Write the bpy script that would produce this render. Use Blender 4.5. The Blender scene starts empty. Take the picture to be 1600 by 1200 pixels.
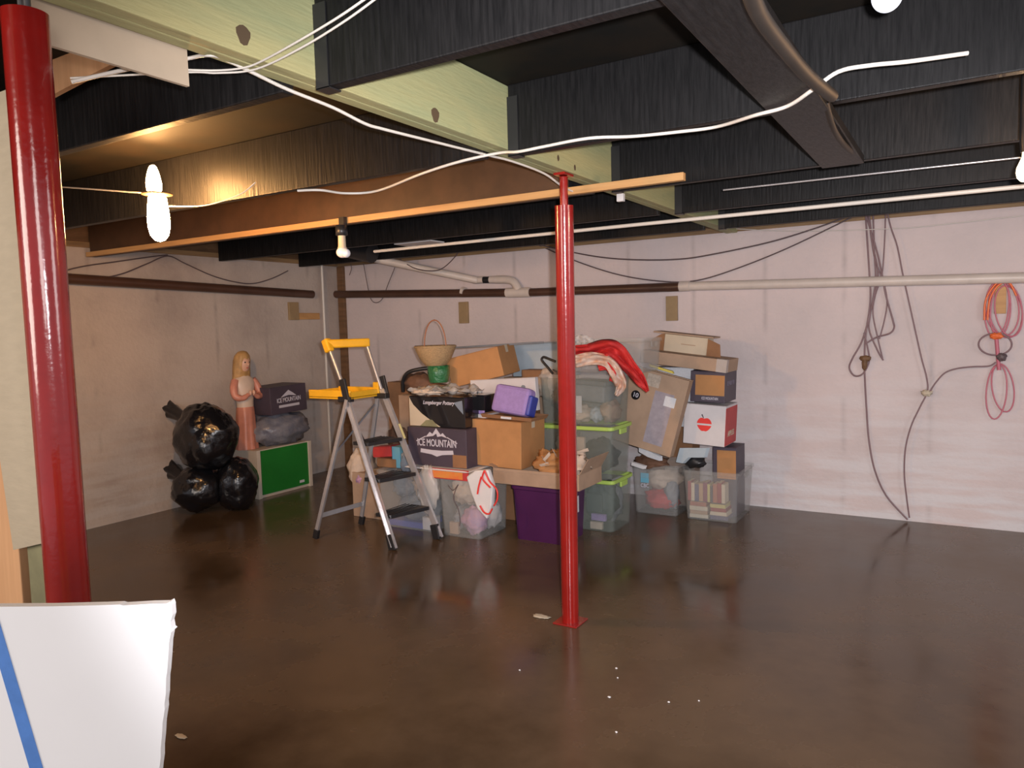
import bpy, math, random
from mathutils import Vector, Matrix, noise
import numpy as np
random.seed(7)
sc = bpy.context.scene
COL = sc.collection
PI = math.pi
R = math.radians

# ------------------------------------------------------------------ camera
CH = 1.57
F, HY, SL, VX = 1162.79, 510.63, -.0275, 1505.38
roll = math.atan(-SL)
pitch = math.atan((600-HY)*math.cos(roll)/F)
def _dir(x, y, yaw=0.0):
    u, v = x-800, -(y-600)
    c, s = math.cos(roll), math.sin(roll)
    u2, v2 = u*c+v*s, -u*s+v*c
    fw = F*math.cos(pitch)+v2*math.sin(pitch)
    up = v2*math.cos(pitch)-F*math.sin(pitch)
    return Vector((u2*math.cos(yaw)-fw*math.sin(yaw), u2*math.sin(yaw)+fw*math.cos(yaw), up))
_d = _dir(VX, HY+SL*(VX-800))
YAW = math.atan2(_d.x, _d.y)
EYE = Vector((0, 0, CH))
def at(x, y, ax, val):
    """point of the real plane ax=val seen at a photo pixel"""
    r = _dir(x, y, YAW); i = 'XYZ'.index(ax)
    return EYE + r*((val-EYE[i])/r[i])
fwd = _dir(800, 600, YAW).normalized()
rgt = (_dir(801, 600, YAW)-_dir(800, 600, YAW)).normalized()
upv = rgt.cross(fwd)
cd = bpy.data.cameras.new('camera'); cam = bpy.data.objects.new('camera', cd); COL.objects.link(cam)
cam.matrix_world = Matrix(((rgt.x, upv.x, -fwd.x, 0), (rgt.y, upv.y, -fwd.y, 0), (rgt.z, upv.z, -fwd.z, CH), (0, 0, 0, 1)))
cd.sensor_width = 36; cd.lens = F/1600*36; cd.clip_start = .02
sc.camera = cam

# ------------------------------------------------------------------ materials
MATS = {}
def mat(name, col, rough=.6, metal=0, var=0, scale=6, col2=None, bump=0, bscale=40, stretch=(1, 1, 1), alpha=1, emit=None, est=0, coat=0, spec=.5, trans=0, rvar=0, seam=None):
    if name in MATS: return MATS[name]
    m = bpy.data.materials.new(name); m.use_nodes = True; nt = m.node_tree; N = nt.nodes; L = nt.links
    b = N['Principled BSDF']
    b.inputs['Base Color'].default_value = (*col, 1)
    b.inputs['Roughness'].default_value = rough
    b.inputs['Metallic'].default_value = metal
    b.inputs['Coat Weight'].default_value = coat
    b.inputs['Specular IOR Level'].default_value = spec
    b.inputs['Transmission Weight'].default_value = trans
    tc = N.new('ShaderNodeTexCoord'); mp = N.new('ShaderNodeMapping'); L.new(tc.outputs['Object'], mp.inputs[0])
    mp.inputs['Scale'].default_value = stretch
    if var or col2:
        n = N.new('ShaderNodeTexNoise'); n.inputs['Scale'].default_value = scale; n.inputs['Detail'].default_value = 6
        n.inputs['Roughness'].default_value = .62
        L.new(mp.outputs[0], n.inputs['Vector'])
        cr = N.new('ShaderNodeValToRGB'); L.new(n.outputs['Fac'], cr.inputs[0])
        c2 = col2 if col2 else tuple(c*(1-var) for c in col)
        c1 = col
        cr.color_ramp.elements[0].position = .36; cr.color_ramp.elements[1].position = .64
        cr.color_ramp.elements[0].color = (*c2, 1); cr.color_ramp.elements[1].color = (*c1, 1)
        L.new(cr.outputs[0], b.inputs['Base Color'])
        if rvar:
            mr = N.new('ShaderNodeMapRange'); L.new(n.outputs['Fac'], mr.inputs[0])
            mr.inputs[1].default_value = .35; mr.inputs[2].default_value = .65
            mr.inputs[3].default_value = rough; mr.inputs[4].default_value = rough+rvar
            L.new(mr.outputs[0], b.inputs['Roughness'])
    if bump:
        n2 = N.new('ShaderNodeTexNoise'); n2.inputs['Scale'].default_value = bscale; n2.inputs['Detail'].default_value = 5
        L.new(mp.outputs[0], n2.inputs['Vector'])
        bp = N.new('ShaderNodeBump'); bp.inputs['Strength'].default_value = bump; bp.inputs['Distance'].default_value = .02
        L.new(n2.outputs['Fac'], bp.inputs['Height']); L.new(bp.outputs[0], b.inputs['Normal'])
    if emit:
        b.inputs['Emission Color'].default_value = (*emit, 1); b.inputs['Emission Strength'].default_value = est
    if alpha < 1:
        tr = N.new('ShaderNodeBsdfTransparent'); mx = N.new('ShaderNodeMixShader'); mx.inputs[0].default_value = alpha
        L.new(tr.outputs[0], mx.inputs[1]); L.new(b.outputs[0], mx.inputs[2]); L.new(mx.outputs[0], N['Material Output'].inputs[0])
    MATS[name] = m
    return m

def concrete_wall(name, base, dark, pale, axis):
    """poured wall: mottling, faint form joints every 0.6 m, pale lime bloom low down"""
    m = mat(name, base, .85, col2=dark, scale=1.1, bump=.25, bscale=30, spec=.25)
    nt = m.node_tree; N = nt.nodes; L = nt.links; b = N['Principled BSDF']
    src = b.inputs['Base Color'].links[0].from_socket
    N_ = [n for n in N if n.type == 'VALTORGB'][0]
    N_.color_ramp.elements[0].position = .3; N_.color_ramp.elements[1].position = .6
    tc = N['Texture Coordinate']; sp = N.new('ShaderNodeSeparateXYZ'); L.new(tc.outputs['Object'], sp.inputs[0])
    # vertical form joints
    a = N.new('ShaderNodeMath'); a.operation = 'PINGPONG'; a.inputs[1].default_value = .3
    L.new(sp.outputs[axis], a.inputs[0])
    wob = N.new('ShaderNodeTexNoise'); wob.inputs['Scale'].default_value = 3.0; wob.inputs['Detail'].default_value = 4
    L.new(tc.outputs['Object'], wob.inputs['Vector'])
    lt = N.new('ShaderNodeMapRange'); L.new(a.outputs[0], lt.inputs[0]); lt.inputs[1].default_value = 0; lt.inputs[2].default_value = .03
    lt.inputs[3].default_value = 1; lt.inputs[4].default_value = 0
    mu = N.new('ShaderNodeMath'); mu.operation = 'MULTIPLY'; L.new(lt.outputs[0], mu.inputs[0])
    wr = N.new('ShaderNodeMapRange'); L.new(wob.outputs['Fac'], wr.inputs[0]); wr.inputs[1].default_value = .45; wr.inputs[2].default_value = .7
    wr.inputs[3].default_value = 0; wr.inputs[4].default_value = .55
    L.new(wr.outputs[0], mu.inputs[1])
    mx = N.new('ShaderNodeMixRGB'); L.new(mu.outputs[0], mx.inputs[0]); L.new(src, mx.inputs[1]); mx.inputs[2].default_value = (*[c*.55 for c in dark], 1)
    # lime bloom near the slab, horizontal lift marks
    mp2 = N.new('ShaderNodeMapping'); L.new(tc.outputs['Object'], mp2.inputs[0]); mp2.inputs['Scale'].default_value = (1.2, 1.2, 9)
    n3 = N.new('ShaderNodeTexNoise'); n3.inputs['Scale'].default_value = 1.5; n3.inputs['Detail'].default_value = 8; L.new(mp2.outputs[0], n3.inputs['Vector'])
    z = N.new('ShaderNodeMapRange'); L.new(sp.outputs[2], z.inputs[0]); z.inputs[1].default_value = .1; z.inputs[2].default_value = 1.3
    z.inputs[3].default_value = 1; z.inputs[4].default_value = 0
    m3 = N.new('ShaderNodeMath'); m3.operation = 'MULTIPLY'; L.new(z.outputs[0], m3.inputs[0])
    nr = N.new('ShaderNodeMapRange'); L.new(n3.outputs['Fac'], nr.inputs[0]); nr.inputs[1].default_value = .42; nr.inputs[2].default_value = .6
    nr.inputs[3].default_value = 0; nr.inputs[4].default_value = .8
    L.new(nr.outputs[0], m3.inputs[1])
    mx2 = N.new('ShaderNodeMixRGB'); L.new(m3.outputs[0], mx2.inputs[0]); L.new(mx.outputs[0], mx2.inputs[1]); mx2.inputs[2].default_value = (*pale, 1)
    L.new(mx2.outputs[0], b.inputs['Base Color'])
    return m

M_wallb = concrete_wall('painted_concrete', (.66, .57, .56), (.56, .50, .50), (.70, .69, .71), 0)
M_walll = concrete_wall('bare_concrete', (.52, .45, .40), (.36, .30, .27), (.50, .47, .45), 1)
M_floor = mat('wet_slab', (.128, .084, .050), .10, col2=(.062, .039, .022), scale=.9, bump=.02, bscale=4, rvar=.25, spec=.55)
M_joist = mat('tarred_wood', (.014, .0135, .014), .42, col2=(.006, .006, .0065), scale=14, stretch=(6, 1, .5), bump=.14, bscale=14, spec=.2)
M_ceil = mat('dark_subfloor', (.018, .013, .009), .7, col2=(.009, .009, .008), scale=3, spec=.15)
M_gird = mat('treated_pine', (.44, .40, .19), .62, col2=(.31, .34, .18), scale=1.7, stretch=(1.5, .35, 3), bump=.2, bscale=30)
M_knot = mat('knot', (.10, .065, .035), .7)
M_plank = mat('orange_pine', (.58, .33, .13), .6, col2=(.45, .24, .09), scale=4, stretch=(.3, 1, 5))
M_stud = mat('stud_pine', (.74, .43, .22), .6, col2=(.62, .34, .17), scale=4, stretch=(4, 4, .3))
M_brownw = mat('brown_wood', (.20, .105, .05), .65, col2=(.12, .065, .03), scale=5, stretch=(.4, 1, 4))
M_sill = mat('sill_wood', (.36, .22, .10), .65, col2=(.20, .12, .06), scale=4, stretch=(.3, .3, 4))
M_green = mat('greenish_lumber', (.28, .27, .15), .7, var=.3, scale=6)
M_red = mat('red_paint', (.29, .012, .009), .16, var=.18, scale=7, coat=.4, bump=.04, bscale=60)
M_steel = mat('grey_steel', (.33, .33, .35), .35, metal=.9, var=.3)
M_alu = mat('aluminium', (.62, .60, .61), .26, metal=.6, var=.15, scale=8)
M_gyp = mat('gypsum_white', (.93, .94, .955), .75, var=.03, scale=3)
M_gypb = mat('gypsum_back', (.52, .42, .31), .8, var=.08, scale=8)
M_panel = mat('beige_panel', (.52, .45, .33), .45, var=.08, scale=10, bump=.1, bscale=15, stretch=(1, 1, 4))
M_tape = mat('blue_tape', (.10, .27, .72), .55, var=.15, scale=30)
M_wire = mat('white_cable', (.68, .64, .58), .4)
M_bcab = mat('dark_cable', (.10, .07, .075), .5)
M_mcab = mat('mauve_cable', (.22, .14, .15), .5)
M_pvc = mat('white_pvc', (.66, .58, .52), .4, var=.12, scale=5)
M_abs = mat('dark_drain', (.085, .042, .028), .35, var=.3, scale=4)
M_blackp = mat('black_plastic', (.018, .018, .02), .35)
M_yel = mat('yellow_plastic', (.86, .46, .02), .38, var=.12, scale=9)
M_bag = mat('bin_liner', (.008, .008, .01), .17, coat=.3, bump=.5, bscale=16)
M_card = mat('cardboard', (.49, .24, .092), .8, var=.16, scale=5)
M_card2 = mat('cardboard_grey', (.42, .29, .20), .8, var=.18, scale=5)
M_card3 = mat('cardboard_deep', (.30, .15, .07), .8, var=.25, scale=5)
M_cardp = mat('cardboard_pale', (.58, .50, .38), .8, var=.1, scale=5)
M_dark = mat('printed_dark', (.072, .055, .078), .5, var=.2, scale=6)
M_black = mat('gloss_black', (.012, .011, .013), .14, coat=.5)
M_white = mat('white_board', (.66, .63, .64), .55, var=.08, scale=6)
M_whitec = mat('white_plastic', (.75, .73, .73), .4, var=.08)
M_logo = mat('pale_print', (.55, .53, .60), .6)
M_lav = mat('lavender_cloth', (.36, .25, .56), .75, var=.12, scale=30, bump=.2, bscale=150)
M_blue = mat('blue_plastic', (.04, .06, .36), .35)
M_lblue = mat('pale_blue', (.42, .50, .56), .45, var=.12)
M_purp = mat('purple_plastic', (.065, .012, .07), .33, var=.15)
M_clear = mat('clear_plastic', (.60, .60, .58), .2, alpha=.17, coat=.4)
M_cleard = mat('clear_green_tint', (.34, .38, .34), .2, alpha=.22, coat=.4)
M_film = mat('thin_film', (.72, .70, .68), .15, alpha=.45, coat=.6, bump=.6, bscale=14)
M_lime = mat('lime_rim', (.40, .58, .12), .4)
M_redc = mat('red_cloth', (.62, .03, .03), .7, var=.3, scale=14, bump=.4, bscale=30)
M_redprint = mat('red_print', (.55, .05, .05), .55, var=.2, scale=9)
M_redr = mat('red_ribbon', (.80, .05, .04), .35)
M_orng = mat('orange_red', (.75, .18, .05), .5, col2=(.7, .30, .06), scale=18)
M_teal = mat('dark_teal', (.05, .085, .085), .6, var=.3)
M_grey = mat('grey_fabric', (.20, .22, .25), .6, var=.2, scale=9, bump=.3)
M_crm = mat('cream_cloth', (.62, .50, .40), .8, var=.18, scale=11, bump=.4, bscale=22)
M_pinkc = mat('pink_cloth', (.60, .32, .42), .8, col2=(.40, .26, .44), scale=13, bump=.4, bscale=22)
M_brnc = mat('brown_cloth', (.17, .085, .05), .8, var=.35, scale=9, bump=.4, bscale=25)
M_slate = mat('slate_cloth', (.13, .15, .20), .75, col2=(.26, .28, .30), scale=7, bump=.4)
M_gpl = mat('green_plastic', (.03, .22, .055), .3, var=.3, scale=18)
M_gcab = mat('green_panel', (.012, .20, .025), .55, var=.1)
M_wick = mat('wicker', (.62, .42, .22), .6, var=.3, scale=60, bump=.8, bscale=90, stretch=(1, 1, 3))
M_cane = mat('cane', (.38, .15, .07), .5)
M_skin = mat('doll_skin', (.68, .40, .28), .4)
M_hair = mat('doll_hair', (.55, .32, .12), .5, var=.3, scale=20)
M_robe = mat('doll_robe_pink', (.66, .27, .19), .4, var=.2, scale=6)
M_robw = mat('doll_robe_white', (.70, .55, .44), .4, var=.1)
M_galv = mat('sheet_metal', (.022, .016, .012), .6, metal=0, var=.4, scale=5)
M_yst = mat('yellow_sticker', (.75, .65, .30), .5)
M_lbl = mat('label_paper', (.66, .68, .72), .5, var=.1, scale=60)
M_sky = mat('label_blue', (.16, .42, .55), .5)
M_cordo = mat('orange_cord', (.78, .16, .04), .4)
M_cordp = mat('pink_cord', (.52, .15, .20), .4)
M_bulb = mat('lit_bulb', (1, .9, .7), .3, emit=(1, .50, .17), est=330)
M_bulbw = mat('white_bulb', (.85, .83, .85), .15, coat=.6)
M_porc = mat('porcelain', (.70, .55, .38), .35)
M_green2 = mat('green_foil', (.03, .16, .06), .2, coat=.6, bump=.8, bscale=30)

# ------------------------------------------------------------------ mesh helpers
class MB:
    def __init__(s): s.v = []; s.f = []; s.sm = []
    def add(s, vs, fs, smooth=False):
        k = len(s.v); s.v += [Vector(v) for v in vs]
        for f in fs: s.f.append([i+k for i in f]); s.sm.append(smooth)
        return s
    def box(s, x0, x1, y0, y1, z0, z1, rot=None, piv=None):
        vs = [Vector((x, y, z)) for z in (z0, z1) for y in (y0, y1) for x in (x0, x1)]
        if rot is not None:
            c = Vector(piv) if piv else sum(vs, Vector())/8
            vs = [rot @ (v-c)+c for v in vs]
        return s.add(vs, [(0, 2, 3, 1), (4, 5, 7, 6), (0, 1, 5, 4), (2, 6, 7, 3), (0, 4, 6, 2), (1, 3, 7, 5)])
    def bar(s, a, b, w, h, up=(0, 0, 1)):
        a, b = Vector(a), Vector(b); d = (b-a).normalized(); u = Vector(up)
        if abs(d.dot(u)) > .98: u = Vector((1, 0, 0))
        x = d.cross(u).normalized(); y = x.cross(d)
        vs = [p+x*sx*w/2+y*sy*h/2 for p in (a, b) for sx, sy in ((-1, -1), (1, -1), (1, 1), (-1, 1))]
        return s.add(vs, [(3, 2, 1, 0), (4, 5, 6, 7), (0, 1, 5, 4), (1, 2, 6, 5), (2, 3, 7, 6), (3, 0, 4, 7)])
    def loft(s, rings, cap=True, smooth=True):
        n = len(rings[0]); vs = [v for r in rings for v in r]; fs = []
        for i in range(len(rings)-1):
            for j in range(n):
                a = i*n+j; b = i*n+(j+1) % n; fs.append((a, b, b+n, a+n))
        s.add(vs, fs, smooth)
        if cap:
            s.add(rings[0], [tuple(reversed(range(n)))]); s.add(rings[-1], [tuple(range(n))])
        return s
    def tube(s, pts, r, n=8, cap=True):
        pts = [Vector(p) for p in pts]; rings = []; x = None
        for i, p in enumerate(pts):
            d = (pts[min(i+1, len(pts)-1)]-pts[max(i-1, 0)])
            d = d.normalized() if d.length > 1e-9 else Vector((0, 0, 1))
            if x is None:
                x = d.orthogonal().normalized()
            x = (x-d*x.dot(d)).normalized(); y = d.cross(x)
            rr = r[i] if isinstance(r, (list, tuple)) else r
            rings.append([p+(x*math.cos(2*PI*k/n)+y*math.sin(2*PI*k/n))*rr for k in range(n)])
        return s.loft(rings, cap)
    def lathe(s, prof, c=(0, 0, 0), n=24, sx=1, sy=1, cap=True):
        c = Vector(c)
        return s.loft([[c+Vector((r*sx*math.cos(2*PI*k/n), r*sy*math.sin(2*PI*k/n), z)) for k in range(n)] for r, z in prof], cap)
    def prism(s, pts, d):
        """polygon of 3D points extruded by vector d"""
        pts = [Vector(p) for p in pts]; d = Vector(d); n = len(pts)
        vs = pts+[p+d for p in pts]
        fs = [tuple(range(n)), tuple(reversed(range(n, 2*n)))]+[(i, i+n, (i+1) % n+n, (i+1) % n) for i in range(n)]
        return s.add(vs, fs)
    def grid(s, fn, nu, nv, smooth=True):
        vs = [fn(i/nu, j/nv) for i in range(nu+1) for j in range(nv+1)]
        fs = [(i*(nv+1)+j, (i+1)*(nv+1)+j, (i+1)*(nv+1)+j+1, i*(nv+1)+j+1) for i in range(nu) for j in range(nv)]
        return s.add(vs, fs, smooth)
    def blob(s, c, rx, ry, rz, amp=.15, freq=2.5, seed=0, nu=28, nv=18, flat=None, crease=0):
        c = Vector(c)
        rings = []
        for i in range(1, nv):
            t = PI*i/nv; rg = []
            for k in range(nu):
                a = 2*PI*k/nu; d = Vector((math.sin(t)*math.cos(a), math.sin(t)*math.sin(a), -math.cos(t)))
                q = 1+amp*noise.noise(d*freq+Vector((seed*7.3, seed*3.1, seed)))*1.6
                if crease: q += crease*(abs(noise.noise(d*freq*2.6+Vector((seed, 9, seed*2))))-.2)
                p = c+Vector((d.x*rx*q, d.y*ry*q, d.z*rz*q))
                if flat is not None and p.z < flat: p.z = flat+(p.z-flat)*.02
                rg.append(p)
            rings.append(rg)
        return s.loft(rings)
    def build(s, name, m, parent=None, bevel=0, sub=0, solid=0, ap=True):
        me = bpy.data.meshes.new(name)
        vs = s.v
        off = Vector((0, 0, 0))
        if parent is None and vs:
            xs = [v.x for v in vs]; ys = [v.y for v in vs]; zs = [v.z for v in vs]
            off = Vector(((min(xs)+max(xs))/2, (min(ys)+max(ys))/2, min(zs)))
        me.from_pydata([v-off for v in vs], [], s.f)
        for p, sm in zip(me.polygons, s.sm): p.use_smooth = sm
        me.validate(); me.update()
        me.materials.append(m)
        o = bpy.data.objects.new(name, me); COL.objects.link(o); o.location = off
        if parent is not None: o.parent = parent
        if solid:
            q = o.modifiers.new('thick', 'SOLIDIFY'); q.thickness = solid
        if bevel:
            q = o.modifiers.new('bevel', 'BEVEL'); q.width = bevel; q.segments = 2; q.limit_method = 'ANGLE'; q.angle_limit = R(40)
        if sub:
            q = o.modifiers.new('sub', 'SUBSURF'); q.levels = sub; q.render_levels = sub
        return o

def world_child(mb, name, m, parent, **k):
    """geometry given in world coordinates, parent is an unrotated empty"""
    mb.v = [v-parent.location for v in mb.v]
    return mb.build(name, m, parent, **k)
def tag(o, label, cat, group=None, kind=None):
    o['label'] = label; o['category'] = cat
    if group: o['group'] = group
    if kind: o['kind'] = kind
    return o
def struct(o):
    o['kind'] = 'structure'; return o
def thing(name, label, cat, loc=(0, 0, 0), rot=(0, 0, 0), group=None):
    o = bpy.data.objects.new(name, None); COL.objects.link(o); o.location = loc; o.rotation_euler = rot
    o.empty_display_size = .1
    return tag(o, label, cat, group)
def lab(o, l): o['label'] = l; return o
def rrect(w, d, r, z, n=4, cx=0, cy=0):
    pts = []
    for qx, qy, a0 in ((1, 1, 0), (-1, 1, 90), (-1, -1, 180), (1, -1, 270)):
        for k in range(n+1):
            a = R(a0+90*k/n); pts.append(Vector((cx+qx*(w/2-r)+r*math.cos(a), cy+qy*(d/2-r)+r*math.sin(a), z)))
    return pts
def smooth_path(pts, k=6):
    P = [Vector(p) for p in pts]; out = []
    for i in range(len(P)-1):
        p0, p1, p2, p3 = P[max(i-1, 0)], P[i], P[i+1], P[min(i+2, len(P)-1)]
        for j in range(k):
            t = j/k
            out.append(.5*((2*p1)+(-p0+p2)*t+(2*p0-5*p1+4*p2-p3)*t*t+(-p0+3*p1-3*p2+p3)*t**3))
    return out+[P[-1]]
def text_mesh(s, size, parent, loc, m, name='lettering', rot=(PI/2, 0, 0), shear=0, sx=1, width=None):
    cu = bpy.data.curves.new('txt', 'FONT'); cu.body = s; cu.size = size; cu.align_x = 'CENTER'; cu.align_y = 'CENTER'
    cu.extrude = .0008; cu.shear = shear; cu.offset = size*.018
    t = bpy.data.objects.new('txt', cu); COL.objects.link(t)
    bpy.context.view_layer.update()
    me = bpy.data.meshes.new_from_object(t.evaluated_get(bpy.context.evaluated_depsgraph_get()))
    bpy.data.objects.remove(t)
    o = bpy.data.objects.new(name, me); me.materials.clear(); me.materials.append(m); COL.objects.link(o)
    if width:
        w = max(v.co.x for v in me.vertices)-min(v.co.x for v in me.vertices); sx = width/w
    for v in me.vertices: v.co.x *= sx
    o.parent = parent; o.location = loc; o.rotation_euler = rot
    return o

# ------------------------------------------------------------------ the room
XW, YW, ZT, ZC = -6.15, 6.36, 2.31, 2.56
XR, YF = 3.6, -3.0
struct(MB().box(XW-.3, XR, YF, YW+.3, -.12, 0).build('floor', M_floor))
struct(MB().box(XW-.25, XR, YW, YW+.25, 0, ZT).build('wall_back', M_wallb))
struct(MB().box(XW-.25, XW, YF, YW, 0, ZT).build('wall_left', M_walll))
struct(MB().box(XW-.3, XR, YF, YW+.3, ZC, ZC+.06).build('ceiling', M_ceil))
struct(MB().box(XW, XR, YW-.02, YW+.14, ZT, ZT+.045).build('trim_1', M_sill, bevel=.004))
struct(MB().box(XW, XR, YW+.02, YW+.06, ZT+.045, ZC).build('trim_2', M_brownw))
struct(MB().box(XW-.14, XW+.02, YF, YW-.03, ZT, ZT+.045).build('trim_3', M_sill, bevel=.004))
struct(MB().box(XW-.06, XW-.02, YF, YW-.03, ZT+.045, ZC).build('trim_4', M_brownw))

# girder (runs away from the camera)
GX0, GX1, GZ = -1.715, -1.62, 2.30
g = thing('wooden_girder', 'greenish yellow doubled pine girder carrying the black joists over both red posts', 'beam', ((GX0+GX1)/2, 2, GZ))
world_child(MB().box(GX0, (GX0+GX1)/2-.001, YF+.2, YW-.01, GZ, ZC-.001), 'plank', M_gird, g, bevel=.004)
world_child(MB().box((GX0+GX1)/2+.001, GX1, YF+.2, YW-.01, GZ, ZC-.001), 'plank', M_gird, g, bevel=.004)
for px, py in ((380, 55), (680, 180), (872, 247), (898, 262)):
    p = at(px, py, 'X', GX1)
    pr = [(GX1-.004, p.y+.022*math.cos(a)*(1+.2*math.sin(3*a)), p.z+.026*math.sin(a)) for a in [2*PI*k/12 for k in range(12)]]
    if px > 850: pr = [(GX1-.004, p.y+.01*math.cos(a), p.z+.014*math.sin(a)) for a in [2*PI*k/12 for k in range(12)]]
    world_child(MB().prism(pr, (.0055, 0, 0)), 'knot', M_knot, g)

JZ = 2.275
JY = [.58, 1.62, 2.69, 3.75, 4.77, 5.78]
ordn = ['nearest the camera', 'second from the camera', 'third from the camera', 'fourth from the camera', 'fifth from the camera', 'closest to the back wall']
for i, y in enumerate(JY):
    j = thing('ceiling_joist', 'black ceiling joist on the right of the girder, '+ordn[i], 'joist', (GX1+.02, y, JZ), group='black joists right of the girder')
    world_child(MB().box(GX1+.004, XR-.1, y, y+.045, JZ, ZC-.001), 'board', M_joist, j, bevel=.004)
    h = world_child(MB().box(GX1+.001, GX1+.05, y-.004, y-.001, JZ-.004, ZC-.05).box(GX1+.001, GX1+.05, y-.004, y+.048, JZ-.005, JZ-.001), 'joist_hanger', M_blackp, j)
    for k in range(6):
        z = JZ+.03+.035*k
        world_child(MB().blob((GX1+.012, y-.006, z), .0035, .003, .0035, 0, nu=8, nv=6), 'nail', M_alu, h) if i < 4 else None
for i, y in enumerate(JY):
    j = thing('ceiling_joist', 'dark brown ceiling joist on the left of the girder, '+ordn[i], 'joist', (GX0-.02, y, JZ), group='dark joists left of the girder')
    world_child(MB().box(XW+.02, GX0-.004, y-.04, y+.005, JZ, ZC-.001), 'board', M_joist, j, bevel=.004)
# dark return duct under the joists at right
d = thing('air_duct', 'dark sheet metal duct crossing under the black joists at right', 'duct', (-.4, 2, 2.22))
world_child(MB().box(-.55, -.38, -1.5, 3.62, 2.235, 2.272), 'pan', M_joist, d, bevel=.004)
pp = smooth_path([at(1165, -40, 'Z', 2.2), at(1185, 20, 'Z', 2.2), at(1225, 75, 'Z', 2.2), at(1262, 118, 'Z', 2.205), at(1300, 150, 'Z', 2.22)], 6)
tag(MB().tube(pp, .018, 12).build('flexible_hose', M_galv), 'dull brown flexible hose under the black joists at right', 'hose')
pp = smooth_path([at(1290, 160, 'Z', 2.25), at(1302, 200, 'Z', 2.22), at(1318, 225, 'Z', 2.22), at(1335, 240, 'Z', 2.25)], 6)
tag(MB().tube(pp, .010, 8).build('pipe_strap', M_galv), 'thin curved metal strap hanging at the end of the dark duct', 'strap')
# orange lath nailed under the girder
o = MB().box(XW+.03, -1.13, 3.452, 3.488, GZ-.068, GZ-.031).build('wood_lath', M_plank, bevel=.002)
tag(o, 'long bright orange wood strip running under the girder past the red post', 'board')
o = MB().box(XW+.03, GX0-.05, 3.49, 3.53, GZ-.066, ZC-.02).build('wood_plank', mat('dark_plank', (.085, .04, .018), .6, var=.3, scale=6), bevel=.002)
tag(o, 'brown plank standing on edge behind the long orange wood strip', 'board')
# conduits
o = MB().tube([at(585, 393, 'Y', 4.55), at(1000, 350.5, 'Y', 4.55), (XR-.1, 4.55, 2.193)], .012, 10).build('electrical_conduit', M_wire)
tag(o, 'long thin cream conduit hung under the joists before the back wall', 'conduit')
o = MB().tube([at(1130, 297, 'Y', 4.2), at(1595, 246, 'Y', 4.2)], .005, 8).build('metal_rod', M_alu)
tag(o, 'thin shiny metal rod above the cream conduit at right', 'rod')
o = MB().box(-1.55, -1.51, 3.97, 4.0, 2.2, 2.245).build('cable_clip', M_whitec, bevel=.003)
o.location = at(970, 315, 'Y', 3.98)
tag(o, 'small white square clip under the orange wood strip right of the post', 'clip')

# ------------------------------------------------------------------ red posts
def post(label, bx, by, tx, ty, ztube, base=True, r=.0455):
    t = thing('steel_post', label, 'post', (bx, by, 0))
    B = Vector((0, 0, 0)); T = Vector((tx-bx, ty-by, ztube))
    axis = lambda z: B+(T-B)*(z/ztube)
    MB().tube([axis(.008), axis(ztube*.5), axis(ztube)], r, 40).build('tube', M_red, t)
    if base: MB().box(-.07, .07, -.07, .07, 0, .008).build('base_plate', M_red, t, bevel=.002)
    return t, axis
pb = at(891, 958, 'Z', 0)
t, ax = post('red steel post standing on the wet floor in front of the boxes', -1.76, 3.43, -1.668, 3.28, 2.15)
a = ax(2.15); b = ax(2.285)
MB().tube([a, b], .02, 16).build('jack_screw', M_red, t)
MB().box(b.x-.03, b.x+.03, b.y-.05, b.y+.05, 2.288, 2.2995).build('top_plate', M_red, t, bevel=.002)
lt, lb = at(38, 12, 'X', -1.668), at(108, 942, 'X', -1.70)
kx = (lb.x-lt.x)/(lt.z-lb.z); ky = (lb.y-lt.y)/(lt.z-lb.z)
t, ax = post('thick red steel post in the left foreground behind the white drywall', lt.x+kx*lt.z, lt.y+ky*lt.z, lt.x, lt.y, lt.z-.01, r=.0435)
a = ax(lt.z-.01)
for dx, dy in ((-.012, 0), (.012, 0)):
    MB().tube([a+Vector((dx, dy, 0)), a+Vector((dx, dy, .06))], .007, 8).build('jack_screw', M_steel, t)
tag(MB().blob((0, 0, .004), .05, .025, .004, .3, seed=3, flat=0).build('paper_scrap', M_cardp), 'flat pale scrap lying on the floor beside the red post base', 'scrap').location = at(846, 964, 'Z', 0)

# ------------------------------------------------------------------ left foreground
YP = 1.12
def ypoly(px, y, thick):
    return MB().prism([at(a, b, 'Y', y) for a, b in px], (0, thick, 0))
def bot(px, y, z=0): # pixel column foot on the floor
    return
pA, pB = at(22, 100, 'Y', YP), at(80, 845, 'Y', YP)
xl0, xr0 = at(2, 640, 'Y', YP).x-.02, at(64, 640, 'Y', YP).x+.03
s = thing('stud_wall_end', 'end of a stud partition at the left edge with orange stud and beige panel', 'partition', (xl0, YP, 0))
xe = at(10, 640, 'Y', YP).x
world_child(MB().box(xe-.16, xe, YP+.002, YP+.04, 0, 2.26), 'stud', M_stud, s, bevel=.003)
bl, br = at(24, 857, 'Y', YP), at(80, 844, 'Y', YP)
world_child(MB().prism([(xe, YP, bl.z), (br.x+.012, YP, br.z), (br.x+.012, YP, 2.27), (xe-.07, YP, 2.27), (xe-.07, YP, 1.45)], (0, -.012, 0)), 'beige_panel', M_panel, s)
world_child(MB().box(xe+.035, br.x+.02, YP+.01, YP+.05, 0, 2.26), 'green_stud', M_green, s, bevel=.003)
world_child(MB().box(xe, xe+.035, YP+.045, YP+.06, 0, 2.26), 'gap_shade', M_joist, s)  # dark strip in place of the shade in the gap between studs
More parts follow.
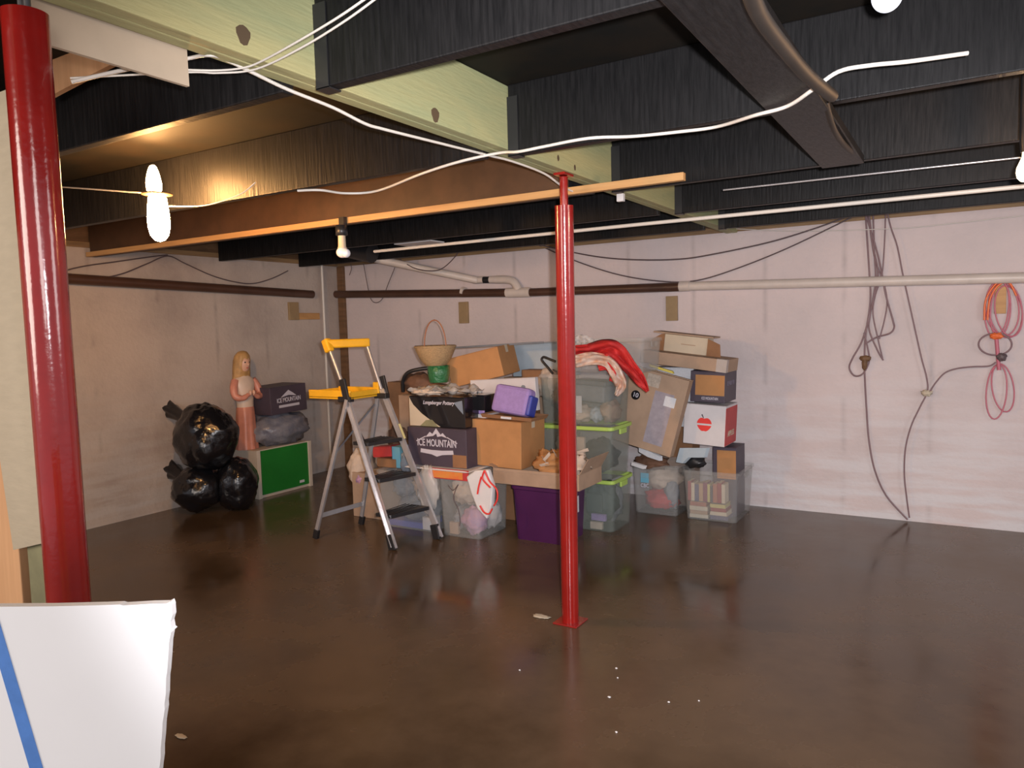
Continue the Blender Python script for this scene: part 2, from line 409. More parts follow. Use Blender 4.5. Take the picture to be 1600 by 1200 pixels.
# beige strip of drywall hanging from the girder
P4 = [at(55, -40, 'X', -1.73), at(140, 0, 'X', -1.73), at(292, 76, 'X', -1.73), at(296, 135, 'X', -1.73), at(70, 68, 'X', -1.73), at(20, 50, 'X', -1.73)]
tag(MB().prism(P4, (-.012, 0, 0)).build('drywall_strip', M_gypb), 'beige cut strip of drywall fixed along the girder at upper left', 'drywall')
P3 = [at(50, 60, 'Y', 1.5), at(182, 96, 'Y', 1.5), at(120, 128, 'Y', 1.5), at(60, 160, 'Y', 1.5)]
tag(MB().prism(P3, (0, .02, 0)).build('plywood_scrap', M_stud), 'orange triangular piece of plywood behind the top of the left post', 'plywood')

# white gypsum sheet, facing the camera, standing on the slab
SD = .98
hf = Vector((fwd.x, fwd.y, 0)).normalized(); hr = Vector((hf.y, -hf.x, 0))
def on_sheet(px, py, lean=0):
    r = _dir(px, py, YAW); return EYE+r*(SD/r.dot(hf))
edge = [(0-330, 951), (0, 948), (80, 947.5), (160, 945.5), (187, 944.5), (192, 946), (235, 943.5), (260, 943), (266, 940), (268, 946), (269, 962), (267, 968), (266, 972), (268, 983), (271, 985), (267, 988), (264, 1005), (263, 1024), (261, 1050), (259.5, 1060), (259, 1085), (257, 1100), (257.5, 1108), (254, 1130), (253, 1150), (251, 1170), (251, 1185), (249, 1200)]
pts = [on_sheet(*e) for e in edge]
low = pts[-1]+(pts[-1]-on_sheet(261, 1050))*((pts[-1].z)/(on_sheet(261, 1050).z-pts[-1].z))
random.seed(3)
for k in range(1, 9):
    q = pts[27].lerp(low, k/9); pts.append(q+hr*random.uniform(-.002, .002))
low.z = 0; pts.append(low)
pts.append(Vector((pts[0].x, pts[0].y, 0)))
dw = thing('drywall_sheet', 'white drywall sheet with torn right edge at the bottom left corner', 'drywall', tuple(low))
world_child(MB().prism(pts, hf*.0127), 'board', M_gyp, dw)
tp = [on_sheet(-8, 955), on_sheet(4, 972), on_sheet(70, 1210)]
q0, q1 = on_sheet(-60, 780+60), on_sheet(0, 975)
ta, tb, tc_, td = on_sheet(0, 972), on_sheet(68, 1200), on_sheet(52, 1200), on_sheet(0, 1040)
# strip with constant width: right edge through (0,972)-(68,1200), left edge through (0,1035)-(47,1200)
r1, r2 = on_sheet(-4, 960), on_sheet(80, 1242); l1, l2 = on_sheet(-25, 958), on_sheet(60, 1246)
world_child(MB().prism([p-hf*.0008 for p in (r1, r2, l2, l1)], hf*.0007), 'painter_tape', M_tape, dw)

# ------------------------------------------------------------------ overhead cables
def cable(name, pts, r, m, label, cat='cable', k=6, n=8):
    return tag(MB().tube(smooth_path(pts, k), r, n).build(name, m), label, cat)
gb = GX0+.004
G = lambda px, py: at(px, py, 'X', GX0+.012)
cable('white_cable', [at(112, 128, 'X', -1.9), at(200, 108, 'X', -1.85), at(290, 92, 'X', -1.8), G(325, 86), G(350, 92), G(400, 116), G(450, 140), G(520, 168), G(570, 193), G(600, 202), G(680, 222), G(760, 242), G(800, 252), G(850, 285-14), G(880, 292), at(905, 303, 'X', -1.71)], .0052, M_wire, 'white cable running along the bottom edge of the girder')
zz = JZ-.02
cable('white_cable', [at(465, 298, 'Z', 2.25), at(500, 297, 'Z', 2.25), at(540, 302, 'Z', 2.25), at(590, 298, 'Z', 2.255), at(660, 271, 'Z', 2.26), at(720, 252, 'Z', 2.27), at(780, 239, 'Z', 2.278), at(810, 237, 'Z', zz), at(850, 229, 'Z', zz), at(920, 216, 'Z', zz), at(990, 213, 'Z', zz), at(1060, 206, 'Z', zz), at(1120, 198, 'Z', zz), at(1180, 180, 'Z', zz-.03), at(1230, 166, 'Z', zz-.035), at(1270, 140, 'Z', zz-.03), at(1310, 112, 'Z', zz), at(1360, 102, 'Z', zz), at(1420, 96, 'Z', zz), at(1512, 83, 'Z', zz+.015)], .006, M_wire, 'long wavy white cable crossing under the black joists to the right')
cable('thin_wire', [at(600, -12, 'Z', 2.26), at(540, 32, 'Z', 2.26), at(470, 75, 'Z', 2.27), at(400, 108, 'Z', 2.28), at(340, 114, 'Z', 2.28), at(290, 113, 'Z', 2.28), at(110, 122, 'Z', 2.26)], .0028, M_wire, 'lower of two thin pale wires looping under the girder at upper left')
cable('thin_wire', [at(585, -12, 'Z', 2.26), at(530, 26, 'Z', 2.26), at(470, 62, 'Z', 2.27), at(410, 95, 'Z', 2.28), at(380, 106, 'Z', 2.28), at(340, 110, 'Z', 2.28), at(290, 109, 'Z', 2.28)], .0028, M_wire, 'upper of two thin pale wires looping under the girder at upper left')
cable('bulb_wire', [at(80, 291, 'Y', 2.45), at(150, 296, 'Y', 2.45), at(215, 301, 'Y', 2.45), at(262, 303, 'Y', 2.45)], .004, M_wire, 'thin wire leading to the glowing bulb from the left post')
cable('bulb_wire', [at(262, 322, 'Y', 2.5), at(310, 322, 'Y', 2.5), at(345, 315, 'Y', 2.5), at(378, 302, 'Y', 2.5), at(399, 285, 'Y', 2.5)], .003, M_wire, 'thin curved wire rising to the right of the glowing bulb')
yb = YW-.05
W = lambda px, py, y=yb: at(px, py, 'Y', y)
cable('dark_cable', [W(640, 350, 5.6), W(720, 358, 5.8), W(800, 372, 5.9), W(880, 391), W(940, 402), W(1000, 406), W(1060, 405), W(1110, 398), W(1200, 379), W(1270, 358), W(1320, 340)], .006, M_bcab, 'upper sagging black cable along the top of the back wall')
cable('dark_cable', [W(790, 362, 5.8), W(830, 378), W(900, 408), W(970, 430), W(1040, 440), W(1090, 438), W(1150, 420), W(1230, 388), W(1330, 340)], .0055, M_bcab, 'lower sagging black cable crossing the pipe on the back wall')
cable('thin_wire', [W(1090, 352), W(1160, 358), W(1250, 361), W(1400, 357), W(1480, 350), W(1598, 337)], .003, M_wire, 'fine pale wire stretched along the top of the right wall')
cable('dark_cable', [W(568, 412), W(575, 450), W(580, 468), W(588, 473), W(598, 466), W(606, 445), W(617, 418)], .004, M_bcab, 'small black cable loop hanging over the dark pipe by the corner')
cable('dark_cable', [W(548, 412), W(549, 420), W(546, 430)], .004, M_bcab, 'short black cable end hanging beside the white lamp')
cable('dark_cable', [W(625, 405, 5.9), W(645, 418, 5.9), W(668, 423, 5.9), W(690, 420, 5.9), W(712, 400, 5.9), W(722, 380, 5.9)], .005, M_bcab, 'black cable drooping behind the white diagonal pipe')
LW = lambda px, py, x=XW+.03: at(px, py, 'X', x)
cable('dark_cable', [LW(90, 426), LW(130, 416), LW(180, 409), LW(230, 402), LW(262, 398)], .005, M_bcab, 'black cable slung above the dark pipe near the left post')
cable('dark_cable', [LW(150, 436), LW(190, 428), LW(230, 412), LW(262, 400), LW(290, 412), LW(330, 430), LW(365, 440), LW(395, 443), LW(425, 435), LW(450, 423)], .005, M_bcab, 'black cable swagged along the left wall above the dark pipe')

# hanging bundle and knots on the back wall
def hang(label, plist, r, m, name='hanging_cable'):
    return cable(name, [W(x, y, YW-.02-(i % 3)*.008) for i, (x, y) in enumerate(plist)], r, m, label, 'cable')
hang('black cable falling from the joists along the wall to the floor', [(1352, 322), (1354, 360), (1358, 420), (1360, 470), (1352, 530), (1351, 580), (1354, 640), (1358, 690), (1367, 735), (1385, 775), (1418, 812)], .0065, M_mcab)
hang('cable looping left of the wall bundle and back to its knot', [(1357, 325), (1363, 380), (1372, 430), (1362, 480), (1348, 530), (1332, 560), (1327, 575), (1335, 587), (1348, 584), (1358, 565), (1356, 545), (1350, 520)], .0065, M_mcab)
hang('cable of the wall bundle bowing out widest to the right', [(1353, 335), (1372, 400), (1384, 460), (1395, 500), (1397, 512), (1390, 521), (1370, 527), (1354, 536)], .0065, M_mcab)
hang('straight cable of the wall bundle with its free end low', [(1364, 325), (1366, 390), (1368, 440), (1360, 490), (1358, 515), (1370, 545), (1380, 563)], .006, M_mcab)
hang('cable of the wall bundle crossing to the right and back', [(1384, 325), (1382, 380), (1378, 430), (1368, 460), (1364, 490), (1372, 530), (1379, 560)], .005, M_mcab)
hang('thin cable of the wall bundle curving inward at its middle', [(1356, 330), (1366, 400), (1380, 440), (1386, 470), (1382, 500), (1374, 530)], .005, M_mcab)
o = MB().blob(tuple(W(1352, 560)), .04, .02, .022, .2, seed=1).blob(tuple(W(1351, 568)), .02, .02, .05, .2, seed=2).build('cable_knot', M_brownw)
tag(o, 'taped brown knot at the bottom of the black wall bundle', 'knot')
cable('hanging_cable', [W(1384, 322), W(1392, 355), W(1402, 385), W(1411, 430), W(1421, 475), W(1431, 520), W(1440, 560), W(1448, 590), W(1449, 612), W(1438, 635), W(1424, 665), W(1415, 700), W(1413, 740), W(1417, 780), W(1421, 809)], .0055, M_mcab, 'thin cable right of the bundle running through a knot to the floor')
cable('hanging_cable', [W(1453, 612), W(1462, 598), W(1476, 583), W(1495, 576), W(1520, 573), W(1545, 572), W(1556, 566)], .0055, M_mcab, 'short cable arching from the small knot to the orange coil')
o = MB().blob(tuple(W(1448, 614)), .035, .02, .022, .3, freq=4, seed=4).build('cable_knot', M_cardp)
tag(o, 'small pale knot on the thin cable right of the bundle', 'knot')

# coiled orange cord on its hook
cc = thing('extension_cord', 'coiled orange and pink extension cord hanging on the right wall', 'cord', tuple(W(1560, 655)))
def loopc(cx, cy, rx, ry, rot=0, n=28, y=YW-.03, dy=.01, ph=0, a0=0, a1=360):
    out = []
    for k in range(n+1):
        a = R(a0+(a1-a0)*k/n); x = rx*math.cos(a); z = ry*math.sin(a); c, s_ = math.cos(R(rot)), math.sin(R(rot))
        out.append(W(cx+x*c-z*s_, cy+x*s_+z*c, y+dy*math.sin(a*1+ph)))
    return out
mb = MB()
for q in ((1559, 484, 20, 45, 4), (1566, 482, 26, 43, -6), (1571, 484, 26, 44, -8), (1562, 482, 14, 42, 6), (1576, 486, 21, 40, -10)):
    mb.tube(loopc(*q, ph=q[2]), .0052, 6, cap=False)
world_child(mb, 'upper_loops', M_cordp, cc)
mb = MB().tube(smooth_path([W(x, y, YW-.055) for x, y in ((1538, 500), (1540, 470), (1552, 448), (1565, 439), (1578, 443), (1588, 462))]), .007, 8)
mb.tube(smooth_path([W(x, y, YW-.055) for x, y in ((1543, 500), (1546, 470), (1556, 450), (1566, 442))]), .007, 8)
lab(world_child(mb, 'cord_crown', M_cordo, cc), 'bright orange top turns')
mb = MB()
for q in ((1557, 612, 16, 43, 5), (1567, 606, 17, 38, -9)):
    mb.tube(loopc(*q, ph=q[2]), .0052, 6, cap=False)
world_child(mb, 'lower_loops', M_cordp, cc)
mb = MB().tube(loopc(1555, 538, 26, 17, 0, y=YW-.05), .006, 6, cap=False)
lab(world_child(mb, 'binding_loop', M_mcab, cc), 'dark loop tied around the coil')
world_child(MB().blob(tuple(W(1557, 525, YW-.06)), .04, .02, .024, .2, seed=5), 'orange_plug', M_cordo, cc)
world_child(MB().blob(tuple(W(1565, 558, YW-.05)), .03, .02, .03, .2, seed=6), 'dark_plug', M_bcab, cc)
world_child(MB().tube([W(1557, 530, YW-.05), W(1561, 578, YW-.035)], .013, 8), 'twisted_neck', M_cordp, cc)
o = MB().box(-.035, .035, -.012, .012, -.1, .1).build('wood_block', M_plank, bevel=.003)
o.location = W(1563, 468, YW-.013)-Vector((0, 0, .1)); tag(o, 'orange wood block on the wall behind the coiled cord', 'block')

# ------------------------------------------------------------------ drain pipes on the walls
o = MB().tube([at(60, 431, 'X', XW+.06), at(100, 435, 'X', XW+.06), at(488, 460, 'X', XW+.06)], .043, 16).build('drain_pipe', M_abs)
tag(o, 'dark brown drain pipe along the left wall', 'pipe')
dp = thing('drain_pipe', 'dark brown drain pipe along the back wall with white elbow', 'pipe', tuple(W(800, 460)))
PY = YW-.06
world_child(MB().tube([W(519, 460, PY), W(795, 457.5, PY)], .042, 16), 'dark_pipe', M_abs, dp)
world_child(MB().tube([W(826, 457, PY), W(1064, 448, PY)], .040, 16), 'dark_pipe', M_abs, dp)
world_child(MB().tube([W(792, 457.5, PY), W(829, 456.5, PY)], .048, 16).tube(smooth_path([W(775, 437, PY), W(792, 437, PY), W(803, 441, PY), W(812, 456, PY)]), .04, 16), 'white_elbow', M_pvc, dp)
world_child(MB().tube([W(740, 438, PY), W(756, 437, PY)], .036, 16).tube([W(766, 437, PY), W(778, 437, PY)], .037, 16), 'white_collar', M_pvc, dp)
world_child(MB().tube([W(748, 437.5, PY), W(780, 437, PY)], .034, 16), 'black_coupling', M_blackp, dp)
world_child(MB().tube([at(580, 403, 'Y', 5.75), W(660, 420, 6.0), W(746, 438, PY)], .038, 16), 'diagonal_pipe', M_pvc, dp)
o = MB().tube([W(1062, 447.5, PY), W(1078, 447, PY)], .044, 16).tube([W(1066, 447.5, PY), (XR-.1, PY, 1.73)], .038, 16).build('drain_pipe', M_pvc)
tag(o, 'white plastic drain pipe along the right part of the back wall', 'pipe')
o = MB().tube([W(722, 455, PY-.002), W(726, 456, PY-.002)], .046, 16).build('pipe_strap', M_pvc); tag(o, 'white strap around the dark pipe above the small wood block', 'strap')
def wblock(px0, py0, px1, py1, ax, v, label, m=M_green, th=.03):
    a = at(px0, py0, ax, v); b = at(px1, py1, ax, v)
    if ax == 'Y': mb = MB().box(min(a.x, b.x), max(a.x, b.x), v, v+th, min(a.z, b.z), max(a.z, b.z))
    else: mb = MB().box(v-th, v, min(a.y, b.y), max(a.y, b.y), min(a.z, b.z), max(a.z, b.z))
    return tag(mb.build('wood_block', m, bevel=.003), label, 'block')
M_wb = mat('block_wood', (.36, .25, .13), .7, var=.2)
wblock(716, 472, 731, 505, 'Y', YW-.03, 'wood block on the wall below the white pipe strap', M_wb)
wblock(1040, 463, 1058, 501, 'Y', YW-.03, 'wood block on the wall below the joint of dark and white pipe', M_wb)
wblock(452, 472, 468, 500, 'X', XW+.03, 'upright wood block on the left wall below the dark pipe', M_wb)
wblock(468, 489, 500, 499, 'X', XW+.03, 'reddish horizontal wood block near the corner', M_plank)
# corner timber and riser
o = MB().box(XW+.012, XW+.10, YW-.045, YW-.002, .0, ZT-.002).build('corner_timber', M_brownw, bevel=.003)
tag(o, 'dark brown upright timber in the corner behind the ladder', 'timber')
r0 = at(502, 402, 'X', XW+.09); r1 = at(508, 560, 'X', XW+.09)
t = thing('riser_pipe', 'thin cream riser pipe with a tee at the top in the corner', 'pipe', (r0.x, r0.y, 0))
MB().tube([(0, 0, 0), (0, 0, r0.z)], .014, 10).build('upright', M_wire, t)
world_child(MB().tube([at(483, 402, 'X', XW+.09), at(526, 401, 'Y', r0.y+.25)], .012, 10), 'crossbar', M_wire, t)
o = MB().tube([at(545, 388, 'Y', 5.6), at(582, 396, 'Y', 5.6)], .095, 20).build('drain_stub', M_blackp)
tag(o, 'wide black pipe stub under the joists beside the white lamp', 'pipe')
o = MB().box(-.2, .2, -.1, .1, -.006, .006).build('white_plate', M_whitec, bevel=.003); o.location = at(655, 381, 'Y', 5.2)
tag(o, 'faint white plate lying above the cream conduit', 'plate')

# ------------------------------------------------------------------ lamps
def bulb_prof(s=1): return [(.012*s, 0), (.013*s, -.02*s), (.02*s, -.038*s), (.029*s, -.06*s), (.031*s, -.078*s), (.027*s, -.097*s), (.016*s, -.11*s), (.004*s, -.114*s)]
bc = at(248, 345, 'Y', 2.42)
lf = thing('lamp_fixture', 'glowing bare bulb fixture with its modelled reflection above, at upper left', 'lamp', (bc.x, bc.y, bc.z))
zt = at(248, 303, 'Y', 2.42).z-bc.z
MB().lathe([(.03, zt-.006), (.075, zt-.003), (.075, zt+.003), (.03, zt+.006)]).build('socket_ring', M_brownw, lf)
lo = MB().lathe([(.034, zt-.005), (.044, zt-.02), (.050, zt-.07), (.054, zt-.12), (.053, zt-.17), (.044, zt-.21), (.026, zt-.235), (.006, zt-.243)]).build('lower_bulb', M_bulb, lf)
hi = MB().lathe([(.026, zt+.006), (.036, zt+.025), (.038, zt+.06), (.032, zt+.095), (.024, zt+.125), (.015, zt+.145), (.004, zt+.152)], c=(-.022, 0, 0)).build('bulb_reflection', M_bulb, lf)  # glowing shape standing in for the lower bulb's reflection overhead
world_child(MB().box(bc.x-.35, bc.x+.02, 2.5, 2.505, JZ-.002, JZ+.22), 'reflector_plate', M_galv, lf) if False else None
wl = at(535, 393, 'Y', 3.42)
t = thing('lamp_fixture', 'unlit white globe bulb hanging from the orange wood strip', 'lamp', tuple(wl))
MB().lathe([(.012, .16), (.035, .158), (.037, .10), (.028, .095)]).build('socket', M_blackp, t)
MB().lathe([(.022, .10), (.024, .03), (.03, .02)]).build('neck', M_porc, t)
MB().blob((0, 0, -.005), .038, .038, .034, 0).build('bulb', M_bulbw, t)
MB().blob((.028, 0, -.012), .028, .028, .028, 0).build('bulb_tip', M_bulbw, t)
MB().box(-.02, .02, -.0, .03, .155, .21).build('bracket', M_blackp, t)
cb = at(1386, -6, 'Z', 2.30)
t = thing('lamp_fixture', 'white globe lamp under the black ceiling at the top edge', 'lamp', (cb.x, cb.y, cb.z))
MB().blob((0, 0, 0), .033, .033, .035, 0).build('bulb', mat('bright_globe', (.9, .9, .95), .1, emit=(.8, .85, 1), est=1.2), t)
MB().lathe([(.02, .03), (.028, .06), (.045, .065), (.045, .24)]).build('socket', M_porc, t)
rb = at(1603, 257, 'Y', 3.4)
t = thing('lamp_fixture', 'warm bulb cut off at the right edge below the joists', 'lamp', tuple(rb))
MB().lathe([(r_, z_+.05) for r_, z_ in bulb_prof(1)]).build('bulb', mat('lit_bulb_soft', (1, .9, .7), .3, emit=(1, .75, .45), est=6), t)
MB().lathe([(.018, .045), (.022, .08), (.022, 2.56-rb.z-.001)]).build('socket', M_blackp, t)

# ------------------------------------------------------------------ step ladder
L0 = thing('step_ladder', 'aluminium step ladder with yellow handle and tray standing on the wet floor', 'ladder', (-3.83, 4.2, 0))
def lw(p): return Vector(p)-Vector((-3.83, 4.2, 0))
rails = []
for s_, yb_, yt_, xb in ((-1, 4.01, 4.05, -3.45), (1, 4.37, 4.35, -3.325)):
    xt = -3.90 if s_ < 0 else -3.815; xh = -4.06 if s_ < 0 else -3.95; zh = 1.48
    a, b, c = lw((xb, yb_, .02)), lw((xt, yt_, 1.12)), lw((xh, yt_, zh))
    mb = MB().bar(a, b, .004, .044, up=(1, 0, .4)).bar(a+Vector((.021, s_*.010, 0)), b+Vector((.021, s_*.010, 0)), .022, .005, up=(1, 0, .4)).bar(a+Vector((-.021, s_*.010, 0)), b+Vector((-.021, s_*.010, 0)), .022, .005, up=(1, 0, .4))
    rl = mb.build('front_rail', M_alu, L0)
    MB().tube([b, c], .013, 10).build('handle_tube', M_alu, L0)
    MB().bar(a+Vector((-.02, 0, -.02)), a+Vector((-.045, 0, .09)), .034, .06, up=(1, 0, 0)).build('rubber_foot', M_blackp, L0, bevel=.004)
    MB().bar(b+Vector((.03, s_*.02, -.06)), b+Vector((-.01, s_*.02, .10)), .02, .055, up=(1, 0, 0)).box(b.x-.06, b.x+.06, b.y-.025, b.y+.025, b.z-.07, b.z-.03).build('hinge_bracket', M_blackp, L0, bevel=.005)
    rails.append((a, b))
for s_, yb_, yt_, xb in ((-1, 3.975, 4.03, -4.205), (1, 4.44, 4.37, -4.17)):
    a, b = lw((xb, yb_, .02)), lw((-3.87, yt_, 1.07))
    MB().bar(a, b, .022, .03, up=(1, 0, 0)).build('rear_leg', M_alu, L0, bevel=.003)
    MB().bar(a+Vector((0, 0, -.02)), a+Vector((.02, 0, .05)), .03, .045, up=(1, 0, 0)).build('rubber_foot', M_blackp, L0, bevel=.004)
MB().bar(lw((-4.155, 3.985, .18)), lw((-4.125, 4.43, .18)), .008, .035, up=(0, 0, 1)).build('rear_brace', M_alu, L0)
MB().bar(lw((-4.0, 4.01, .66)), lw((-3.9, 4.36, 1.0)), .004, .014).build('diagonal_brace', M_steel, L0)
MB().bar(lw((-4.03, 4.40, .66)), lw((-3.9, 4.06, 1.0)), .004, .014).build('diagonal_brace', M_steel, L0)
for z in (.235, .485, .745):
    f_ = (z-.02)/1.1
    a = rails[0][0].lerp(rails[0][1], f_); b = rails[1][0].lerp(rails[1][1], f_)
    mb = MB(); u = Vector((-.075, 0, 0))
    n0 = [a+Vector((.05, .01, -.015)), b+Vector((.02, -.01, -.015)), b+Vector((.02, -.01, .012)), a+Vector((.05, .01, .012))]
    mb.prism(n0, (-.15, 0, 0))
    for k in range(5):
        xx = .03-.03*k
        mb.box(min(a.x, b.x)+xx+.01, min(a.x, b.x)+xx+.02, a.y+.02, b.y-.02, a.z+.011, a.z+.016)
    mb.build('tread', M_blackp, L0, bevel=.003)
# tray shelf
mb = MB()
x0, x1, y0, y1, z0, z1 = -4.27+3.83, -3.84+3.83, 4.035-4.2, 4.365-4.2, 1.085, 1.125
mb.box(x0, x1, y0, y1, z0-.01, z0+.004)
mb.box(x0, x1, y0, y0+.012, z0-.018, z1+.01).box(x0, x1, y1-.012, y1, z0-.018, z1+.01).box(x0, x0+.012, y0, y1, z0-.018, z1).box(x1-.012, x1, y0, y1, z0-.018, z1)
mb.box(x1-.05, x1+.005, y1-.03, y1+.012, z0, z1+.05)
mb.build('tray', M_yel, L0, bevel=.005)
# handle bar
hA, hB = lw((-4.06, 4.05, 1.48)), lw((-3.95, 4.35, 1.48))
mb = MB().bar(hA+Vector((-.01, -.02, .0)), hB+Vector((.01, .02, .0)), .05, .065).bar(hA+Vector((.02, 0, -.06)), hA+Vector((-.02, -.0, .035)), .055, .06, up=(1, 0, 0)).bar(hB+Vector((0, 0, -.035)), hB+Vector((-.01, 0, .03)), .05, .05, up=(1, 0, 0))
mb.build('handle', M_yel, L0, bevel=.012)
MB().bar(rails[1][0].lerp(rails[1][1], .66)+Vector((.031, .012, 0)), rails[1][0].lerp(rails[1][1], .76)+Vector((.031, .012, 0)), .02, .004, up=(1, 0, .4)).build('sticker', M_yst, L0)

# ------------------------------------------------------------------ cartons and totes
def carton(name, label, x0, x1, y0, y1, z0, h, m=M_card, rot=(0, 0, 0), flaps=None, tape=True, edge=None, cat='box'):
    """closed carton, or open with hinged flaps: flaps = dict(side -> angle from flat outward)"""
    w, d = x1-x0, y1-y0
    t = thing(name, label, cat, ((x0+x1)/2, (y0+y1)/2, z0), rot)
    if flaps is None:
        MB().box(-w/2, w/2, -d/2, d/2, 0, h-.004).build('body', m, t, bevel=.004)
        for s_ in (-1, 1):
            MB().box(-w/2, w/2, min(0, s_*d/2)+.002*(s_ > 0), max(0, s_*d/2)-.002*(s_ < 0), h-.004, h).build('top_flap', m, t, bevel=.001)
        if tape:
            MB().box(-w/2-.0006, w/2+.0006, -.024, .024, h, h+.0006).box(w/2, w/2+.0006, -.024, .024, h-.06, h).build('tape', M_cardp, t)
    else:
        T = .004
        R4 = lambda a, b, z: [Vector((-a, -b, z)), Vector((a, -b, z)), Vector((a, b, z)), Vector((-a, b, z))]
        MB().loft([R4(w/2, d/2, 0), R4(w/2, d/2, h), R4(w/2-T, d/2-T, h), R4(w/2-T, d/2-T, T)], smooth=False).build('body', m, t)
        for sd, (ang, ln) in flaps.items():
            a = R(ang)
            dr = {'F': Vector((0, -1, 0)), 'B': Vector((0, 1, 0)), 'L': Vector((-1, 0, 0)), 'R': Vector((1, 0, 0))}[sd]
            base = dr*((d if sd in 'FB' else w)/2-.001)+Vector((0, 0, h))
            al = Vector((1, 0, 0)) if sd in 'FB' else Vector((0, 1, 0)); hl = (w if sd in 'FB' else d)/2-.006
            o_ = dr*math.cos(a)+Vector((0, 0, math.sin(a))); nrm = al.cross(o_).normalized()
            P_ = [base-al*hl, base+al*hl, base+al*(hl-.01)+o_*ln, base-al*(hl-.01)+o_*ln]
            MB().prism(P_, nrm*.004).build('flap', m, t)
    return t
def tote(name, label, x0, x1, y0, y1, z0, h, m=M_clear, rimm=None, taper=.9, rot=(0, 0, 0), lid=None, latch=None, cat='tote'):
    w, d = x1-x0, y1-y0
    t = thing(name, label, cat, ((x0+x1)/2, (y0+y1)/2, z0), rot)
    r = .035
    k = taper
    rings = [rrect(w*k, d*k, r, 0), rrect(w*.985, d*.985, r, h-.03), rrect(w*.985-.006, d*.985-.006, r, h-.03), rrect(w*k-.006, d*k-.006, r, .004)]
    MB().loft(rings, smooth=False).build('body', m, t)
    rm = rimm or m
    MB().loft([rrect(w*.985, d*.985, r, h-.034), rrect(w+.012, d+.012, r, h-.028), rrect(w+.012, d+.012, r, h-.004), rrect(w*.985-.008, d*.985-.008, r, h-.002), rrect(w*.985-.008, d*.985-.008, r, h-.034), rrect(w*.985, d*.985, r, h-.034)], cap=False, smooth=False).build('rim', rm, t)
    for s_ in (-1, 1):
        MB().box(s_*(w/2+.004)-.008, s_*(w/2+.004)+.008, -.06, .06, h-.07, h-.03).build('handle', rm, t, bevel=.003)
    if lid:
        MB().loft([rrect(w+.02, d+.02, r, h-.006), rrect(w+.024, d+.024, r, h+.006), rrect(w-.02, d-.02, r, h+.008), rrect(w-.03, d-.03, r, h+.014)], smooth=False).build('lid', lid, t)
    return t
def bundle(name, label, c, rx, ry, rz, m, seed=0, amp=.18, cat='cloth', crease=.25, group=None, flat=None):
    mb = MB().blob(c, rx, ry, rz, amp, 2.6, seed, crease=crease, flat=flat)
    return tag(mb.build(name, m), label, cat, group)
def front(px0, px1, py0, py1, Y):
    """face rectangle seen on plane Y: returns x0,x1,z0,z1"""
    ym = (py0+py1)/2; xm = (px0+px1)/2
    return at(px0, ym, 'Y', Y).x, at(px1, ym, 'Y', Y).x, at(xm, py1, 'Y', Y).z, at(xm, py0, 'Y', Y).z

def water_logo(par, w, y, z, s=1.0):
    """mountain emblem, two words and a ribbon, on the front face"""
    text_mesh('ICE MOUNTAIN', .075*s, par, (0, y, z), M_logo, width=.36*s)
    mk = MB()
    for pts in ([(-.10, .045), (-.06, .085), (-.035, .07), (0, .115), (.04, .068), (.06, .082), (.10, .045), (.05, .058), (.01, .05), (0, .075), (-.03, .055)],):
        mk.prism([(a*s, y, z+b*s) for a, b in pts], (0, -.001, 0))
    for q in (-1, 1):
        mk.bar((q*.10*s, y-.0005, z+.05*s), (q*.19*s, y-.0005, z+.01*s), .002, .007*s)
        mk.bar((q*.19*s, y-.0005, z-.015*s), (q*.03*s, y-.0005, z-.105*s), .002, .006*s) if False else None
    mk.build('peak_emblem', M_logo, par)
    MB().prism([(-.15*s, y, z-.045*s), (-.05*s, y, z-.052*s), (.05*s, y, z-.052*s), (.15*s, y, z-.045*s), (.155*s, y, z-.075*s), (.05*s, y, z-.085*s), (0, y, z-.10*s), (-.05*s, y, z-.085*s), (-.155*s, y, z-.075*s)], (0, -.001, 0)).build('ribbon_emblem', M_logo, par)

# --- left column: clear bins, dark water box, black box, white box
tb = tote('storage_tote', 'clear tote of bagged clothes and pink things left of the purple tote', -3.40, -3.02, 4.46, 4.90, 0, .50, M_clear)
bundle('clothes_bag', 'pale grey bagged clothes filling the top of the clear tote', (-3.22, 4.66, .36), .14, .16, .13, M_crm, 1)
bundle('pink_toy', 'pink and lilac soft thing low in the clear tote', (-3.14, 4.58, .12), .10, .08, .10, M_pinkc, 2, cat='toy')
bundle('grey_cloth', 'grey folded cloth at the left bottom of the clear tote', (-3.28, 4.68, .12), .07, .14, .10, M_grey, 3)
bundle('white_cloth', 'white cloth at the back bottom of the clear tote', (-3.12, 4.78, .13), .08, .07, .11, M_white, 8)
b2 = tote('storage_tote', 'clear tote standing on the floor behind the step ladder', -4.02, -3.45, 4.47, 4.88, 0, .46, M_clear)
bundle('grey_cloth', 'dark grey cloth inside the clear tote behind the ladder', (-3.72, 4.67, .14), .20, .14, .12, M_slate, 4)
bundle('pale_cloth', 'pale cloth on top inside the clear tote behind the ladder', (-3.62, 4.66, .33), .14, .13, .09, M_film if False else M_crm, 5)
